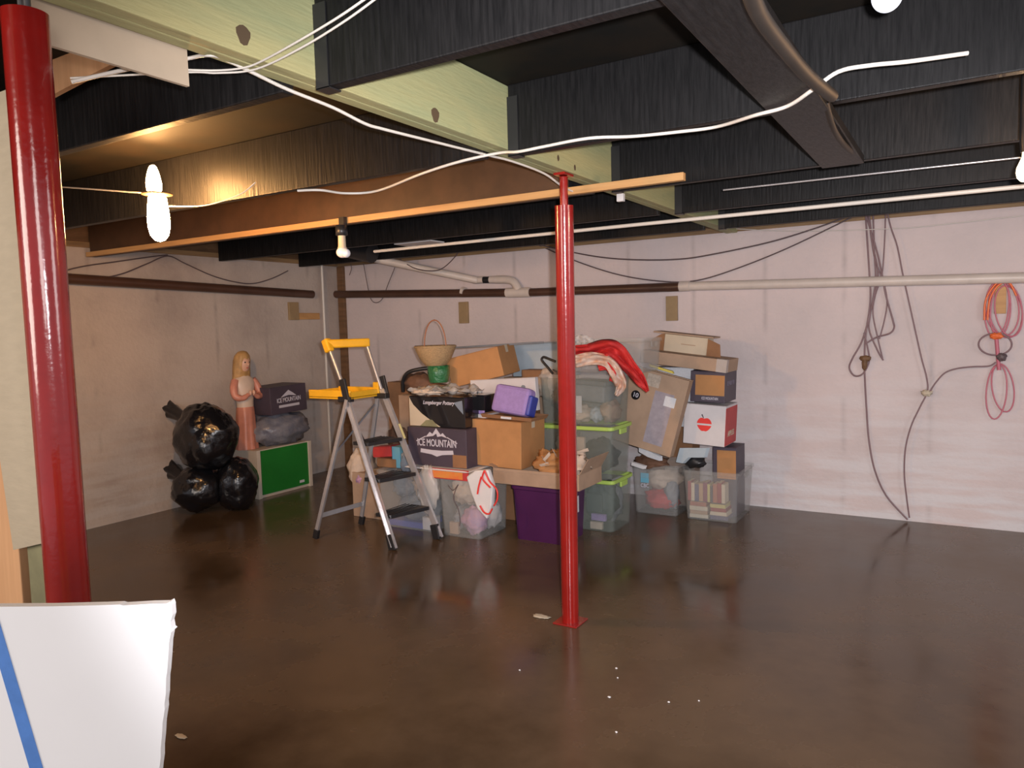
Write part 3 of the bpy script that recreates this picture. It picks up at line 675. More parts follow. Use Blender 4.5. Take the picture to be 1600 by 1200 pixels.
# small lid + game box under the dark box
x0, x1, z0, z1 = front(655, 770, 728, 735, 4.47)
lidm = thing('white_board', 'flat white plastic lid under the dark printed box', 'board', (-3.40, 4.66, .502))
MB().loft([rrect(.60, .42, .03, 0), rrect(.62, .44, .03, .006), rrect(.60, .42, .03, .014)], smooth=False).build('panel', M_whitec, lidm)
x0, x1, z0, z1 = front(670, 732, 733, 749, 4.455)
gb_ = thing('game_box', 'flat red and orange box wedged below the white lid', 'box', ((x0+x1)/2, 4.462, z0))
MB().box(-(x1-x0)/2, (x1-x0)/2, -.012, .0, 0, z1-z0).build('lid', M_redprint, gb_, bevel=.002)
MB().box(-(x1-x0)/2+.03, (x1-x0)/2-.05, -.0135, -.012, .008, z1-z0-.008).build('picture', M_orng, gb_)
# white gift bag with red ribbons hanging on tote front right
gbag = thing('gift_bag', 'white plastic bag with red ribbons hanging over the clear tote', 'bag', (-3.08, 4.43, .08))
P = lambda x, y, Y=4.40: at(x, y, 'Y', Y)
mb = MB().prism([P(728, 745), P(742, 735), P(762, 734), P(770, 760), P(768, 790), P(760, 812), P(745, 795), P(735, 770)], (0, .045, 0))
world_child(mb, 'bag', M_whitec, gbag, bevel=.012)
for pl in ([(757, 735), (765, 752), (776, 765), (777, 780), (772, 790)], [(752, 745), (748, 760), (746, 772)], [(750, 790), (756, 800), (764, 803), (769, 795)], [(757, 735), (754, 748), (766, 762)]):
    world_child(MB().tube(smooth_path([P(x, y, 4.39) for x, y in pl]), .0065, 6), 'ribbon', M_redr, gbag)
cable('black_string', [P(700, 758, 4.42), P(708, 766, 4.42), P(716, 757, 4.42), P(711, 768, 4.42), P(709, 780, 4.42), P(716, 795, 4.42), P(719, 812, 4.42), P(718, 822, 4.42)], .003, M_bcab, 'thin black string dangling over the front of the clear tote', 'string')
# things above bin behind ladder (seen through the rungs)
x0, x1, z0, z1 = front(583, 612, 700, 724, 4.6)
carton('small_box', 'small crimson box behind the ladder rungs', x0, x1, 4.6, 4.72, .535, z1-.535+.01, M_redprint, rot=(0, R(-6), 0), tape=False)
x0, x1, z0, z1 = front(588, 614, 722, 745, 4.55)
carton('small_box', 'small olive brown box under the crimson box', x0, x1+.02, 4.56, 4.72, .463, .07, M_card3, tape=False)
x0, x1, z0, z1 = front(614, 626, 698, 740, 4.58)
carton('small_box', 'narrow pale blue box beside the crimson box', x0, x1, 4.57, 4.7, .463, z1-.463, M_sky, tape=False)
bundle('brown_bag', 'brown rounded bag behind the top ladder rung', tuple(at(625, 683, 'Y', 5.0)), .10, .1, .11, M_brnc, 6, cat='bag')
bundle('lilac_cloth', 'lilac printed cloth between the ladder and the dark box', tuple(at(636, 722, 'Y', 4.62)), .05, .06, .09, M_slate, 7)
bundle('pink_bag', 'pale pink and cream bag on the floor left of the clear totes', tuple(at(566, 730, 'Y', 4.75)), .10, .13, .16, M_crm, 9, cat='bag')
bundle('pink_cloth', 'pink cloth poking out of the cream bag behind the ladder', tuple(at(565, 748, 'Y', 4.66)), .06, .05, .05, M_pinkc, 10)
carton('cardboard_box', 'worn brown box standing on the floor behind the ladder', -4.42, -4.10, 4.62, 4.95, 0, .38, M_card2)
o = tag(MB().blob(tuple(at(668, 765, 'Y', 4.45)), .10, .03, .17, .12, 2.6, 12, crease=.3).build('plastic_wrap', M_film), 'clear crumpled plastic film hanging right of the ladder', 'film')

# dark printed water box
x0, x1, z0, z1 = front(638, 729, 669, 730, 4.52)
wbx = carton('printed_box', 'dark grey water carton with white mountain emblem beside the ladder', x0, x1, 4.52, 4.88, .518, z1-.518, M_dark, tape=False)
water_logo(wbx, x1-x0, -.1805, (z1-.518)*.60, 1.02)
MB().box((x1-x0)/2-.13, (x1-x0)/2-.004, -.1812, -.18, .004, .10).build('bare_patch', M_card3, wbx)
# glossy black box on it
xb0, xb1, zb0, zb1 = front(640, 726, 620, 668, 4.56)
zt0 = z1+.002
bb = carton('glossy_box', 'glossy black box with white script and grey curved corner', xb0, xb1, 4.56, 4.86, zt0, zb1-zt0, M_black, tape=False)
hh = zb1-zt0; ww = xb1-xb0
crv = [(-ww/2, hh*.96), (-ww/2+.04, hh*.7), (-ww/2+.12, hh*.42), (-ww/2+.20, hh*.22), (-ww/2+.30, .0), (-ww/2, .0)]
MB().prism([(a, -.1508, b+.002) for a, b in crv], (0, .0005, 0)).build('grey_corner', M_cardp, bb)
MB().prism([(-ww/2+.10, -.1515, .002), (-ww/2+.16, -.1515, .05), (-ww/2+.22, -.1515, .055), (-ww/2+.28, -.1515, .002)], (0, .0005, 0)).build('green_corner', M_green, bb)
text_mesh('Longaberger Pottery', .04, bb, (.02, -.151, hh*.80), M_logo, shear=.3, width=.30)
MB().prism([(ww/2-.10, -.151, hh*.82), (ww/2-.02, -.151, hh*.9), (ww/2-.012, -.151, hh*.45), (ww/2-.05, -.151, hh*.60)], (0, .0005, 0)).build('pale_patch', mat('pale_sheen_print', (.20, .24, .30), .3), bb)
# smaller dark box to its right
x0, x1, z0, z1 = front(727, 757, 619, 648, 4.75)
c_ = carton('small_box', 'small black box with purple bottom edge right of the glossy box', x0, x1, 4.75, 4.95, z0+.01, z1-z0, M_black, tape=False)
MB().box(-(x1-x0)/2, (x1-x0)/2, -.1015, -.1003, 0, .025).build('purple_band', M_lav, c_)
x0, x1, z0b, z1b = front(724, 756, 649, 668, 4.74)
carton('small_box', 'small pale grey box under the small black box', x0, x1+.02, 4.74, 4.98, zt0, z0+.008-zt0, M_white, tape=False)
# crumpled plastic on top
mb = MB()
def cr(c, sx, sy, amp, seed, th=0):
    def fn(u, v):
        p = Vector(((u-.5)*sx, (v-.5)*sy, 0)); q = noise.noise(Vector((u*5+seed, v*4, seed)))+.5*noise.noise(Vector((u*11+seed, v*9, 3)))
        return Vector(c)+p+Vector((0, 0, amp*(q+.6)))
    return fn
z_ = zb1+.014
tag(MB().grid(cr(((xb0+xb1)/2+.02, 4.66, z_), .56, .25, .06, 3), 30, 14).build('plastic_bag', M_film, solid=.002), 'crumpled whitish plastic bag lying on the glossy black box', 'bag')
tag(MB().blob((xb0+.14, 4.62, z_+.02), .14, .08, .03, .25, 3, 21, crease=.4).build('paper_wad', M_crm), 'crumpled cream paper at the left of the plastic bag', 'paper')
# brown leathery bag
t = thing('leather_bag', 'dark brown leather bag with black strap behind the basket', 'bag', tuple(at(650, 605, 'Y', 4.95)))
world_child(MB().blob(tuple(at(655, 598, 'Y', 4.95)), .14, .12, .085, .15, 2.2, 31, crease=.2), 'bag_body', M_brnc, t)
world_child(MB().tube(smooth_path([at(630, 612, 'Y', 4.85), at(630, 594, 'Y', 4.83), at(638, 582, 'Y', 4.83), at(655, 577, 'Y', 4.86), at(670, 575, 'Y', 4.9)]), .016, 10), 'strap', M_blackp, t)
bundle('cloth_heap', 'brown cloth heap under the green pot and basket', tuple(at(668, 606, 'Y', 4.98)), .22, .1, .05, M_card3, 33, cat='cloth')
# boxes on the far left of the pile
x0, x1, z0, z1 = front(606, 633, 597, 640, 5.1)
carton('cardboard_box', 'orange brown box at the upper left end of the pile', x0, x1+.03, 5.1, 5.4, .622, z1-.622, M_card3)
x0, x1, z0, z1 = front(622, 645, 618, 660, 4.98)
carton('cardboard_box', 'tan box just behind the yellow sticker of the ladder', x0, x1+.04, 4.99, 5.08, .622, z1-.622, M_card2)
carton('cardboard_box', 'large brown box at the back of the pile left end', -4.35, -3.75, 5.42, 5.8, 0, 1.0, M_card2)
carton('cardboard_box', 'brown box holding up the small boxes behind the ladder', -4.2, -3.74, 4.98, 5.40, 0, .62, M_card3)

# brown box with tray
x0, x1, z0, z1 = front(731, 813, 657, 729, 4.66)
carton('cardboard_box', 'plain orange brown box in the middle of the pile', x0, -2.77, 4.66, 5.02, .522, z1-.522, M_card, rot=(0, R(1.5), 0))
zt1 = z1
a, b = at(752, 655, 'Y', 4.70), at(832, 668, 'Y', 4.70)
tr_ = thing('cardboard_tray', 'shallow brown cardboard tray on the plain brown box', 'tray', ((a.x+b.x)/2, 4.82, zt1+.006), (0, R(2.5), 0))
wv = (b.x-a.x)/2
R4 = lambda a_, b_, z: [Vector((-a_, -b_, z)), Vector((a_, -b_, z)), Vector((a_, b_, z)), Vector((-a_, b_, z))]
MB().loft([R4(wv-.01, .12, 0), R4(wv, .13, .028), R4(wv-.004, .126, .028), R4(wv-.014, .116, .004)], smooth=False).build('tray_body', M_card3, tr_)
MB().box(-.04, .05, -.1345, -.128, .006, .022).build('label', M_lbl, tr_)
# lavender folded blanket in blue bag, leaning
c0 = at(800, 637, 'Y', 4.80)
lv = thing('lavender_box', 'lavender soft box with blue right edge leaning on the pile', 'box', (c0.x, 4.80, zt1+.03), (R(-16), R(7), R(0)))
MB().box(-.17, .14, -.06, .06, 0, .215).build('lavender_cover', M_lav, lv, bevel=.028)
MB().box(.13, .165, -.05, .06, .01, .165).build('blue_edge', M_blue, lv, bevel=.012)
# white box
x0, x1, z0, z1 = front(733, 838, 594, 650, 4.97)
wb = carton('white_box', 'white box with a small grey mark behind the lavender box', x0+.02, x1, 4.98, 5.03+.0, zt1+.03, z1-zt1-.02, M_white, rot=(0, R(-3), 0), tape=False)
MB().blob(((x1-x0)*.31, -.0265, (z1-zt1)*.66), .02, .0012, .018, .1, seed=2).build('grey_mark', M_slate, wb)
x0, x1, z0, z1 = front(700, 745, 598, 612, 5.0)
tag(MB().grid(cr(((x0+x1)/2, 4.93, z0-.01), .42, .12, .03, 8), 18, 8).build('white_sheet', M_whitec, solid=.003), 'white paper sheet beside the brown tilted box', 'paper')

# tilted big brown box
ctr = at(742, 566, 'Y', 5.02)
tbx = carton('cardboard_box', 'large tilted orange brown box on top of the pile beside the basket', -.27, .22, -.02, .30, 0, .24, M_card, rot=(R(3), R(-12), R(6)))
tbx.location = (ctr.x+.01, 5.17, ctr.z-.15)
# support behind
carton('cardboard_box', 'tall brown box seen in the gap left of the purple tote', -3.72, -3.02, 5.08, 5.42, 0, 1.02, M_card3)
# glass sheet / pane across the top
a, b = at(690, 541, 'Y', 5.45), at(868, 530, 'Y', 5.45)
sg = thing('plastic_sheet', 'clear plastic sheet lying across the top of the pile left of the post', 'sheet', ((a.x+b.x)/2, 5.47, a.z))
ww = (b.x-a.x)/2
MB().box(-ww, ww, -.22, .10, 0, .008).build('sheet', M_film, sg, bevel=.002)
MB().box(-ww, ww, -.226, -.218, -.004, .012).build('sheet_edge', M_grey, sg, bevel=.002)
sg.rotation_euler = (0, math.atan2(a.z-b.z, b.x-a.x), 0)
# pale blue tote behind
x0, x1, z0, z1 = front(803, 870, 532, 585, 5.45)
carton('white_box', 'pale blue grey bin at the back left of the red post', x0-.02, x1+.06, 5.46, 5.78, z0-.02, z1-z0, M_lblue, tape=False)
carton('cardboard_box', 'brown box stacked at the back behind the white box', -3.42, -2.86, 5.50, 5.85, 0, z0-.03, M_card2)
x0, x1, z0, z1 = front(815, 848, 578, 596, 5.3)
carton('cardboard_box', 'small brown box behind the white box near the post', x0, x1, 5.3, 5.44, z0, z1-z0, M_card3, tape=False)
cable('black_strap', [at(868, 565, 'Y', 5.2), at(856, 560, 'Y', 5.2), at(849, 558, 'Y', 5.2), at(847, 563, 'Y', 5.2), at(856, 574, 'Y', 5.2), at(864, 584, 'Y', 5.2)], .010, M_blackp, 'black curved handle strap left of the red post', 'strap')
bundle('cloth_heap', 'grey brown cloth between the white box and the red post', tuple(at(858, 600, 'Y', 5.3)), .10, .10, .12, M_crm, 41)
# basket and green pot
bk = thing('wicker_basket', 'small wicker basket with tall thin arched handle on the pile', 'basket', tuple(at(681, 571, 'Y', 4.90)))
r_ = (at(706, 545, 'Y', 4.9)-at(655, 545, 'Y', 4.9)).length/2
hb = at(681, 541, 'Y', 4.9).z-bk.location.z
MB().lathe([(r_*.5, 0), (r_*.78, hb*.35), (r_*.97, hb*.8), (r_, hb), (r_*.95, hb), (r_*.9, hb*.8), (r_*.7, hb*.35), (r_*.45, .012)], n=28).build('bowl', M_wick, bk)
MB().lathe([(r_*1.02, hb-.012), (r_*1.05, hb), (r_*1.0, hb+.008), (r_*.93, hb)], n=28, cap=False).build('rim', M_wick, bk)
hz = at(681, 500, 'Y', 4.9).z-bk.location.z
MB().tube([(r_*.66*math.cos(a), 0, hb+(hz-hb)*math.sin(a)) for a in [PI*k/20 for k in range(21)]], .005, 8).build('handle', M_cane, bk)
gp = thing('green_pot', 'shiny dark green foil pot under the wicker basket', 'pot', tuple(at(686, 597, 'Y', 4.86)))
gr = (at(700, 583, 'Y', 4.86)-at(672, 583, 'Y', 4.86)).length/2; gh = at(686, 571, 'Y', 4.86).z-gp.location.z
MB().lathe([(gr*.85, 0), (gr, gh*.5), (gr*1.02, gh), (gr*.95, gh), (gr*.9, gh*.5)], n=20).build('pot_wall', M_green2, gp)

# purple tote with open cardboard box over it
tote('storage_tote', 'dark purple tote on the floor behind the red post', -2.84, -2.40, 4.62, 5.0, 0, .41, M_purp)
MB_l = thing('tote_label', 'white shipping label on the right side of the purple tote', 'label', (-2.399, 4.82, .2))
MB().box(-.001, .001, -.05, .03, 0, .12).build('paper', M_lbl, MB_l)
x0, x1, z0, z1 = front(788, 921, 740, 764, 4.58)
ob = carton('open_carton', 'wide open cardboard box full of crumpled paper on the purple tote', -2.98, -2.27, 4.60, 4.98, .414, .115, M_card2, flaps={'F': (-75, .02), 'R': (60, .13), 'L': (20, .05)})
bundle('crumpled_paper', 'brown crumpled paper heap behind the post in the open box', (-2.53, 4.78, .56), .17, .13, .10, M_card, 51, cat='paper', crease=.6, amp=.3)
bundle('crumpled_paper', 'grey crumpled paper right of the post in the open box', (-2.36, 4.72, .58), .10, .09, .08, M_crm, 52, cat='paper', crease=.6, amp=.3)
for k, (px, py, qx, qy) in enumerate(((848, 718, 858, 706), (852, 722, 846, 712), (868, 712, 862, 700), (900, 706, 918, 700), (842, 726, 856, 722))):
    tag(MB().prism([at(px, py, 'Y', 4.62), at(qx, qy, 'Y', 4.62), at(qx+2, qy+5, 'Y', 4.63), at(px+3, py+3, 'Y', 4.63)], (0, .004, 0)).build('paper_shred', M_crm), 'pale torn shred of paper sticking out of the open box', 'paper', 'torn paper shreds in the open box')

# green-rimmed clear stack
S = (-2.82, -2.22, 5.07, 5.46)
lbls = ['bottom clear tote of the green-rimmed stack', 'middle clear tote of the green-rimmed stack', 'top open clear tote of the green-rimmed stack holding a grey cooler']
zz_ = [0, .405, .81]
for k in range(3):
    x_0 = -2.60 if k == 0 else -2.84
    tote('storage_tote', lbls[k], x_0, S[1], S[2], S[3], zz_[k], .40 if k < 2 else .385, M_cleard, M_lime if k < 2 else M_clear, taper=.92)
bundle('teal_clothes', 'dark teal folded clothes in the bottom green-rimmed tote', (-2.40, 5.26, .20), .13, .13, .15, M_teal, 61)
carton('small_box', 'small cream box at the bottom of the green-rimmed stack', -2.43, -2.33, 5.10, 5.13, .008, .055, M_crm, tape=False)
bundle('dark_clothes', 'black clothes in the middle green-rimmed tote', (-2.42, 5.27, .55), .15, .14, .12, mat('charcoal_cloth', (.03, .035, .045), .8, var=.3), 62)
bundle('pale_paper', 'beige papers in the middle tote left of the black clothes', (-2.65, 5.22, .62), .10, .12, .10, M_crm, 63)
t = thing('cooler_bag', 'blue grey cooler box inside the top clear tote', 'cooler', (-2.42, 5.24, .98), (R(0), R(4), 0))
MB().box(-.15, .11, -.10, .10, 0, .13).build('cooler_body', M_grey, t, bevel=.02)
MB().box(-.16, .12, -.11, .11, .125, .165).build('cooler_lid', mat('dark_grey_lid', (.11, .12, .14), .5), t, bevel=.012)
bundle('white_cloth', 'white and cream cloth low in the top clear tote', (-2.54, 5.2, .885), .11, .10, .07, M_crm, 64)
bundle('blue_cloth', 'pale blue cloth low in the top clear tote', (-2.40, 5.2, .88), .05, .07, .06, M_lblue, 65)
bundle('tan_cloth', 'tan cloth at the right side of the top clear tote', (-2.32, 5.28, .90), .07, .12, .08, M_card2, 66)
MBx = thing('white_card', 'white printed card standing in the top clear tote beside the post', 'card', (-2.515, 5.1, .90))
MB().box(-.035, .035, -.002, .002, 0, .13).build('paper', M_lbl, MBx)
# clear flat tray on top of the stack
zt2 = 1.198
tt = tote('storage_tray', 'clear shallow tray of bags on top of the green-rimmed stack', -2.72, -2.02, 5.22, 5.62, 1.20, .26, M_clear, M_clear, taper=.94, cat='tray')
# plastic and red cloth
def drape(pl, Y0, amp, seed, nv=10):
    """ribbon of cloth given by centre pixels with half-widths, folded in depth"""
    cs = smooth_path([(x, y, w_) for x, y, w_ in pl], 5)
    def fn(u, v):
        i = u*(len(cs)-1); a_ = cs[min(int(i), len(cs)-1)]; b_ = cs[min(int(i)+1, len(cs)-1)]; c_ = a_.lerp(b_, i-int(i))
        k0 = max(int(i)-1, 0); k1 = min(int(i)+1, len(cs)-1); d_ = Vector((cs[k1].x-cs[k0].x, cs[k1].y-cs[k0].y)).normalized()
        n_ = Vector((-d_.y, d_.x)); w_ = (v-.5)*2*c_.z
        return at(c_.x+n_.x*w_, c_.y+n_.y*w_, 'Y', Y0+amp*noise.noise(Vector((u*7+seed, v*5, seed)))+amp*.4*math.sin(v*9+u*6))
    return MB().grid(fn, 40, nv)
o = drape([(884, 553, 12), (902, 548, 9), (922, 547, 10), (944, 544, 13), (963, 550, 15), (984, 573, 11), (1000, 593, 9), (1012, 612, 3)], 5.10, .09, 3).build('red_cloth', M_redc, solid=.006)
tag(o, 'bright red festive cloth draped over the clear totes right of the post', 'cloth')
o = drape([(935, 575, 5), (950, 572, 7), (958, 585, 5), (955, 596, 3)], 5.045, .02, 5, 6).build('red_scarf', M_redc, solid=.005)
tag(o, 'small red cloth tail hanging into the top clear tote', 'cloth')
o = drape([(898, 565, 10), (925, 560, 10), (950, 566, 9), (965, 588, 10), (970, 605, 8), (962, 618, 3)], 5.03, .05, 8).build('printed_bag', mat('printed_film', (.62, .55, .50), .35, col2=(.55, .30, .20), scale=16), solid=.004)
tag(o, 'whitish printed plastic bag tangled with the red cloth', 'bag')
o = drape([(893, 535, 6), (910, 532, 9), (925, 538, 8)], 5.2, .03, 9).build('clear_bag', M_film, solid=.003)
tag(o, 'small clear plastic bag on the upper tray beside the post', 'bag')


for k, (nm, lb_, x0_, x1_, y0_, y1_, z0_, h_, m_) in enumerate((
    ('game_box', 'dark blue flat box on the bottom of the clear tote behind the ladder', -3.94, -3.60, 4.52, 4.78, .006, .05, M_blue),
    ('small_box', 'white small box at the right end of the tote behind the ladder', -3.60, -3.50, 4.52, 4.62, .006, .10, M_white),
    ('small_box', 'lilac small box at the front of the bottom green-rimmed tote', -2.42, -2.30, 5.10, 5.13, .075, .05, M_lav),
    ('small_box', 'teal small box in the upper part of the bottom green-rimmed tote', -2.46, -2.33, 5.105, 5.13, .14, .14, M_teal),
    ('small_box', 'red topped beige box in the middle green-rimmed tote beside the post', -2.60, -2.47, 5.11, 5.14, .56, .15, M_crm),
    ('small_box', 'brown small box standing low in the clear tote left of the purple tote', -3.34, -3.26, 4.52, 4.55, .006, .09, M_card2))):
    carton(nm, lb_, x0_, x1_, y0_, y1_, z0_, h_, m_, tape=False)
bundle('striped_cloth', 'blue striped cloth in the clear tote behind the ladder', (-3.82, 4.58, .32), .10, .06, .08, M_slate, 101)
bundle('green_cloth', 'green grey cloth at the right of the bottom green-rimmed tote', (-2.34, 5.36, .18), .07, .07, .14, M_grey, 102)
bundle('maroon_cloth', 'maroon cloth at the left of the top clear tote beside the post', (-2.66, 5.2, 1.0), .12, .10, .10, M_brnc, 103)
bundle('grey_cloth', 'dark grey cloth at the right of the clothes tote', (-2.04, 5.86, .16), .06, .08, .12, M_slate, 104)
# leaning carton with the round mark
a = at(1034, 636, 'Y', 5.62)
lc = thing('leaning_carton', 'tall tan carton leaning to the right between totes, with round black mark', 'box', tuple(at(1012, 702, 'Y', 5.60)), (R(-4), R(14), R(0)))
MB().box(-.30, .205, -.05, .05, .0, .62).build('body', M_card2, lc, bevel=.004)
MB().box(-.302, .207, -.004, .052, .62, .626).build('top_flap', M_card2, lc)
MB().lathe([(.038, 0), (.038, .001)], n=24).build('black_disc', M_black, lc).matrix_local = Matrix.Translation((-.19, -.0505, .40)) @ Matrix.Rotation(PI/2, 4, 'X')
text_mesh('10', .05, lc, (-.19, -.0525, .40), M_logo)
MB().box(-.04, .12, -.0508, -.05, .06, .48).build('grey_label', mat('grey_print', (.36, .32, .36), .6, var=.2, scale=18), lc)
MB().box(.05, .14, -.0516, -.0506, .38, .46).build('pale_label', M_lbl, lc)
MB().box(-.13, -.02, -.0508, -.05, .50, .60).build('pale_print', mat('pale_carton_print', (.52, .44, .36), .7, var=.3, scale=40), lc)
# white box and yellow strip behind
x0, x1, z0, z1 = front(1020, 1084, 574, 600, 5.86)
carton('white_box', 'white box behind the tall leaning carton', x0, x1, 5.86, 6.2, .72, z1-.72, M_lbl, tape=False)
tag(MB().prism([at(1014, 569, 'Y', 5.70), at(1050, 580, 'Y', 5.70), at(1052, 584, 'Y', 5.70), at(1016, 573, 'Y', 5.70)], (0, .03, 0)).build('yellow_ruler', mat('yellow_strip', (.75, .62, .12), .5)), 'thin yellow strip under the long cardboard box', 'strip')

# clear tote of clothes, clear tote of books
tote('storage_tote', 'clear tote of clothes with a blue and white sticker on the floor', -2.34, -1.94, 5.72, 6.12, 0, .42, M_clear)
bundle('cream_cloth', 'cream cloth in the clear tote with the sticker', (-2.14, 5.92, .28), .15, .15, .10, M_crm, 71)
bundle('red_cloth', 'red and pink cloth at the bottom of the tote with the sticker', (-2.13, 5.88, .11), .14, .12, .09, M_redprint, 72)
st = thing('sticker', 'blue and white sticker on the front of the clothes tote', 'sticker', (-2.23, 5.735, .22))
MB().box(-.03, .04, -.008, -.006, .04, .12).build('blue_half', M_sky, st)
text_mesh('CBC', .045, st, (.005, -.007, .015), M_logo, width=.07)
# papers and broken foam on it
for k, (pl, m_, lb_) in enumerate(((((998, 697), (1030, 713), (1030, 720), (1012, 714), (998, 706)), M_lbl, 'broken white foam sheet above the clothes tote'), (((987, 722), (1006, 728), (1004, 733), (986, 727)), M_whitec, 'small white foam piece at the left of the clothes tote'),
        (((1062, 700), (1104, 700), (1100, 715), (1075, 715), (1066, 724), (1056, 722)), M_lblue, 'pale blue paper sheet left of the book tote'))):
    tag(MB().prism([at(x, y, 'Y', 5.66) for x, y in pl], (.02, .02, 0)).build('foam_piece', m_), lb_, 'foam')
bundle('dark_bag', 'dark brown bag slumped under the tall leaning carton', tuple(at(1018, 722, 'Y', 5.78)), .15, .08, .06, M_brnc, 73, cat='bag')
bundle('black_cloth', 'black glove-like cloth lying on the book tote', tuple(at(1085, 721, 'Y', 5.76)), .09, .05, .05, M_blackp, 74)

bt = tote('storage_tote', 'clear tote packed with books on the floor beside the right wall', -1.90, -1.46, 5.70, 6.22, 0, .40, M_clear)
cols = [((.30, .05, .05), 'dark red'), ((.62, .55, .42), 'cream'), ((.10, .10, .18), 'navy'), ((.45, .30, .18), 'tan'), ((.22, .06, .10), 'maroon'), ((.55, .50, .20), 'yellowish'), ((.08, .08, .09), 'black'), ((.40, .16, .10), 'rust')]
def book(x, y, z, w, d, h, rot, c, lb_, grp):
    t = thing('book', lb_, 'book', (x, y, z), rot, grp)
    MB().box(0, w, 0, d, 0, h).build('cover', mat('cover_'+c[1].replace(' ', '_'), c[0], .5, var=.1), t, bevel=.0015)
    MB().box(.003, w-.003, .004, d+.001, .0, h+.0008).build('pages', M_cardp, t)
    return t
x = -1.868; i = 0
pos = ['leftmost', 'second', 'third', 'fourth', 'fifth', 'sixth', 'seventh', 'eighth', 'ninth', 'tenth', 'eleventh', 'twelfth']
random.seed(11)
while x < -1.58:
    w = random.choice([.022, .028, .034]); c = cols[i % 8]; h = random.uniform(.13, .16)
    book(x, 5.745, .145, w-.001, .11, h, (0, 0, 0), c, f'{c[1]} book in the clear book tote, {pos[i]} from left in upper row', 'books standing in the clear tote'); x += w; i += 1
for k, (x_, z_, w_, c_, h_) in enumerate(((-1.865, .01, .15, cols[1], .03), (-1.86, .04, .14, cols[3], .03), (-1.865, .07, .145, cols[1], .035), (-1.86, .105, .13, cols[7], .035), (-1.70, .01, .14, cols[2], .035), (-1.70, .045, .13, cols[1], .03), (-1.695, .075, .12, cols[0], .03), (-1.70, .105, .12, cols[5], .03))):
    side = 'left' if k < 4 else 'right'; lv_ = ['bottom', 'second from bottom', 'third from bottom', 'top'][k % 4]
    book(x_+.01, 5.745, z_, w_, .2, h_-.002, (0, 0, 0), c_, f'{c_[1]} flat book, {side} low stack of the book tote, {lv_}', 'books lying flat in the clear tote')
# dark box standing in the book tote, brown window
ib = carton('printed_box', 'dark box with bare brown front standing in the book tote', -1.71, -1.52, 5.90, 6.16, .01, .555, M_dark, tape=False)
MB().box(-.06, .09, -.1312, -.13, .30, .53).build('bare_front', M_card, ib)
# apple box
x0, x1, z0, z1 = front(1066, 1131, 637, 693, 5.73)
ab = carton('apple_box', 'white apple box with red side and a red apple on its front', x0, x1, 5.74, 6.08, .60, .32, M_white, rot=(0, R(3), 0), tape=False)
wv = x1-x0
MB().box(wv/2-.001, wv/2+.0008, -.168, .168, .004, .302).build('red_side', M_redprint, ab)
text_mesh('APPLES', .06, ab, (wv/2+.0015, 0, .09), M_cardp, rot=(PI/2, 0, PI/2))
def apple(lo, hi):
    out = []
    for k in range(48):
        a = 2*PI*k/48; sn = math.sin(a)
        r = .056*(1-.22*math.exp(-((a-PI/2)/.35)**2)-.10*math.exp(-((a-1.5*PI)/.25)**2))
        x_ = r*math.cos(a)*(1.06 if sn > 0 else 1.06-.22*abs(sn)); z_ = r*sn*1.05
        out.append((x_, -.1712, .165+max(lo, min(hi, z_))))
    return out
MB().prism(apple(.006, 1), (0, .0008, 0)).build('apple_top', M_redr, ab)
MB().prism(apple(-1, -.008), (0, .0008, 0)).build('apple_bottom', M_redr, ab)
MB().prism([(-.012, -.1712, .215), (-.004, -.1712, .215), (-.018, -.1712, .245), (-.026, -.1712, .24)], (0, .0008, 0)).build('apple_stem', M_dark, ab)
# second water box
x0, x1, z0, z1 = front(1078, 1132, 580, 640, 5.78)
i2 = carton('printed_box', 'dark water carton with a bare orange front panel on the apple box', x0, x1, 5.78, 6.12, .935, z1-.935, M_dark, rot=(0, R(2), 0), tape=False)
hh = z1-.935; wv = x1-x0
MB().box(-wv/2+.04, wv/2-.004, -.1712, -.17, .055, hh-.03).build('bare_front', M_card, i2)
text_mesh('ICE MOUNTAIN', .03, i2, (.02, -.171, .03), M_logo, width=.13)
text_mesh('ICE MOUNTAIN', .05, i2, (wv/2+.0008, 0, hh*.6), mat('dim_print', (.17, .15, .2), .6), rot=(PI/2, 0, PI/2), width=.22)
MB().box(-.06, .12, -.05, .04, hh, hh+.03).build('film_scrap', M_film, i2, bevel=.01)
# long carton and open box on top
a, b = at(1000, 556, 'Y', 5.72), at(1135, 573, 'Y', 5.72)
ll = (b.x-a.x); sl = math.atan2(a.z-b.z, ll)
lg = thing('long_carton', 'long flat grey brown carton across the top right of the pile', 'box', (a.x, 5.80, a.z-.05), (0, sl, 0))
MB().box(0, ll, -.08, .26, 0, .10).build('body', M_card2, lg, bevel=.004)
MB().box(ll-.08, ll+.0006, -.0806, -.03, .0, .1006).build('tape', M_film, lg)
a = at(1014, 545, 'Y', 5.84)
oc = thing('open_carton', 'open cardboard box with pale inside lying on the long carton', 'box', (a.x, 5.90, a.z-.028), (0, sl*1.0, 0))
W_ = .56; H_ = .17
MB().prism([(0, 0, 0), (.10, 0, 0), (.10, 0, H_*.96), (.07, 0, H_*.93), (-.01, 0, H_*.62)], (0, .004, 0)).build('left_flap', M_card3, oc)
MB().prism([(W_-.10, -.005, 0), (W_+.02, -.005, 0), (W_+.0, -.005, H_*.72), (W_-.10, -.005, H_*.93)], (0, .004, 0)).build('right_flap', M_card3, oc)
MB().box(.08, W_-.10, .01, .16, 0, H_*.95).build('pale_inside', M_cardp, oc, bevel=.003)
MB().box(.0, W_-.06, .0, .2, H_*.97, H_*1.0+.006).build('top_flap', M_card2, oc)
MB().box(.24, .36, .008, .0098, H_*.52, H_*.56).build('grey_print', M_card2, oc)
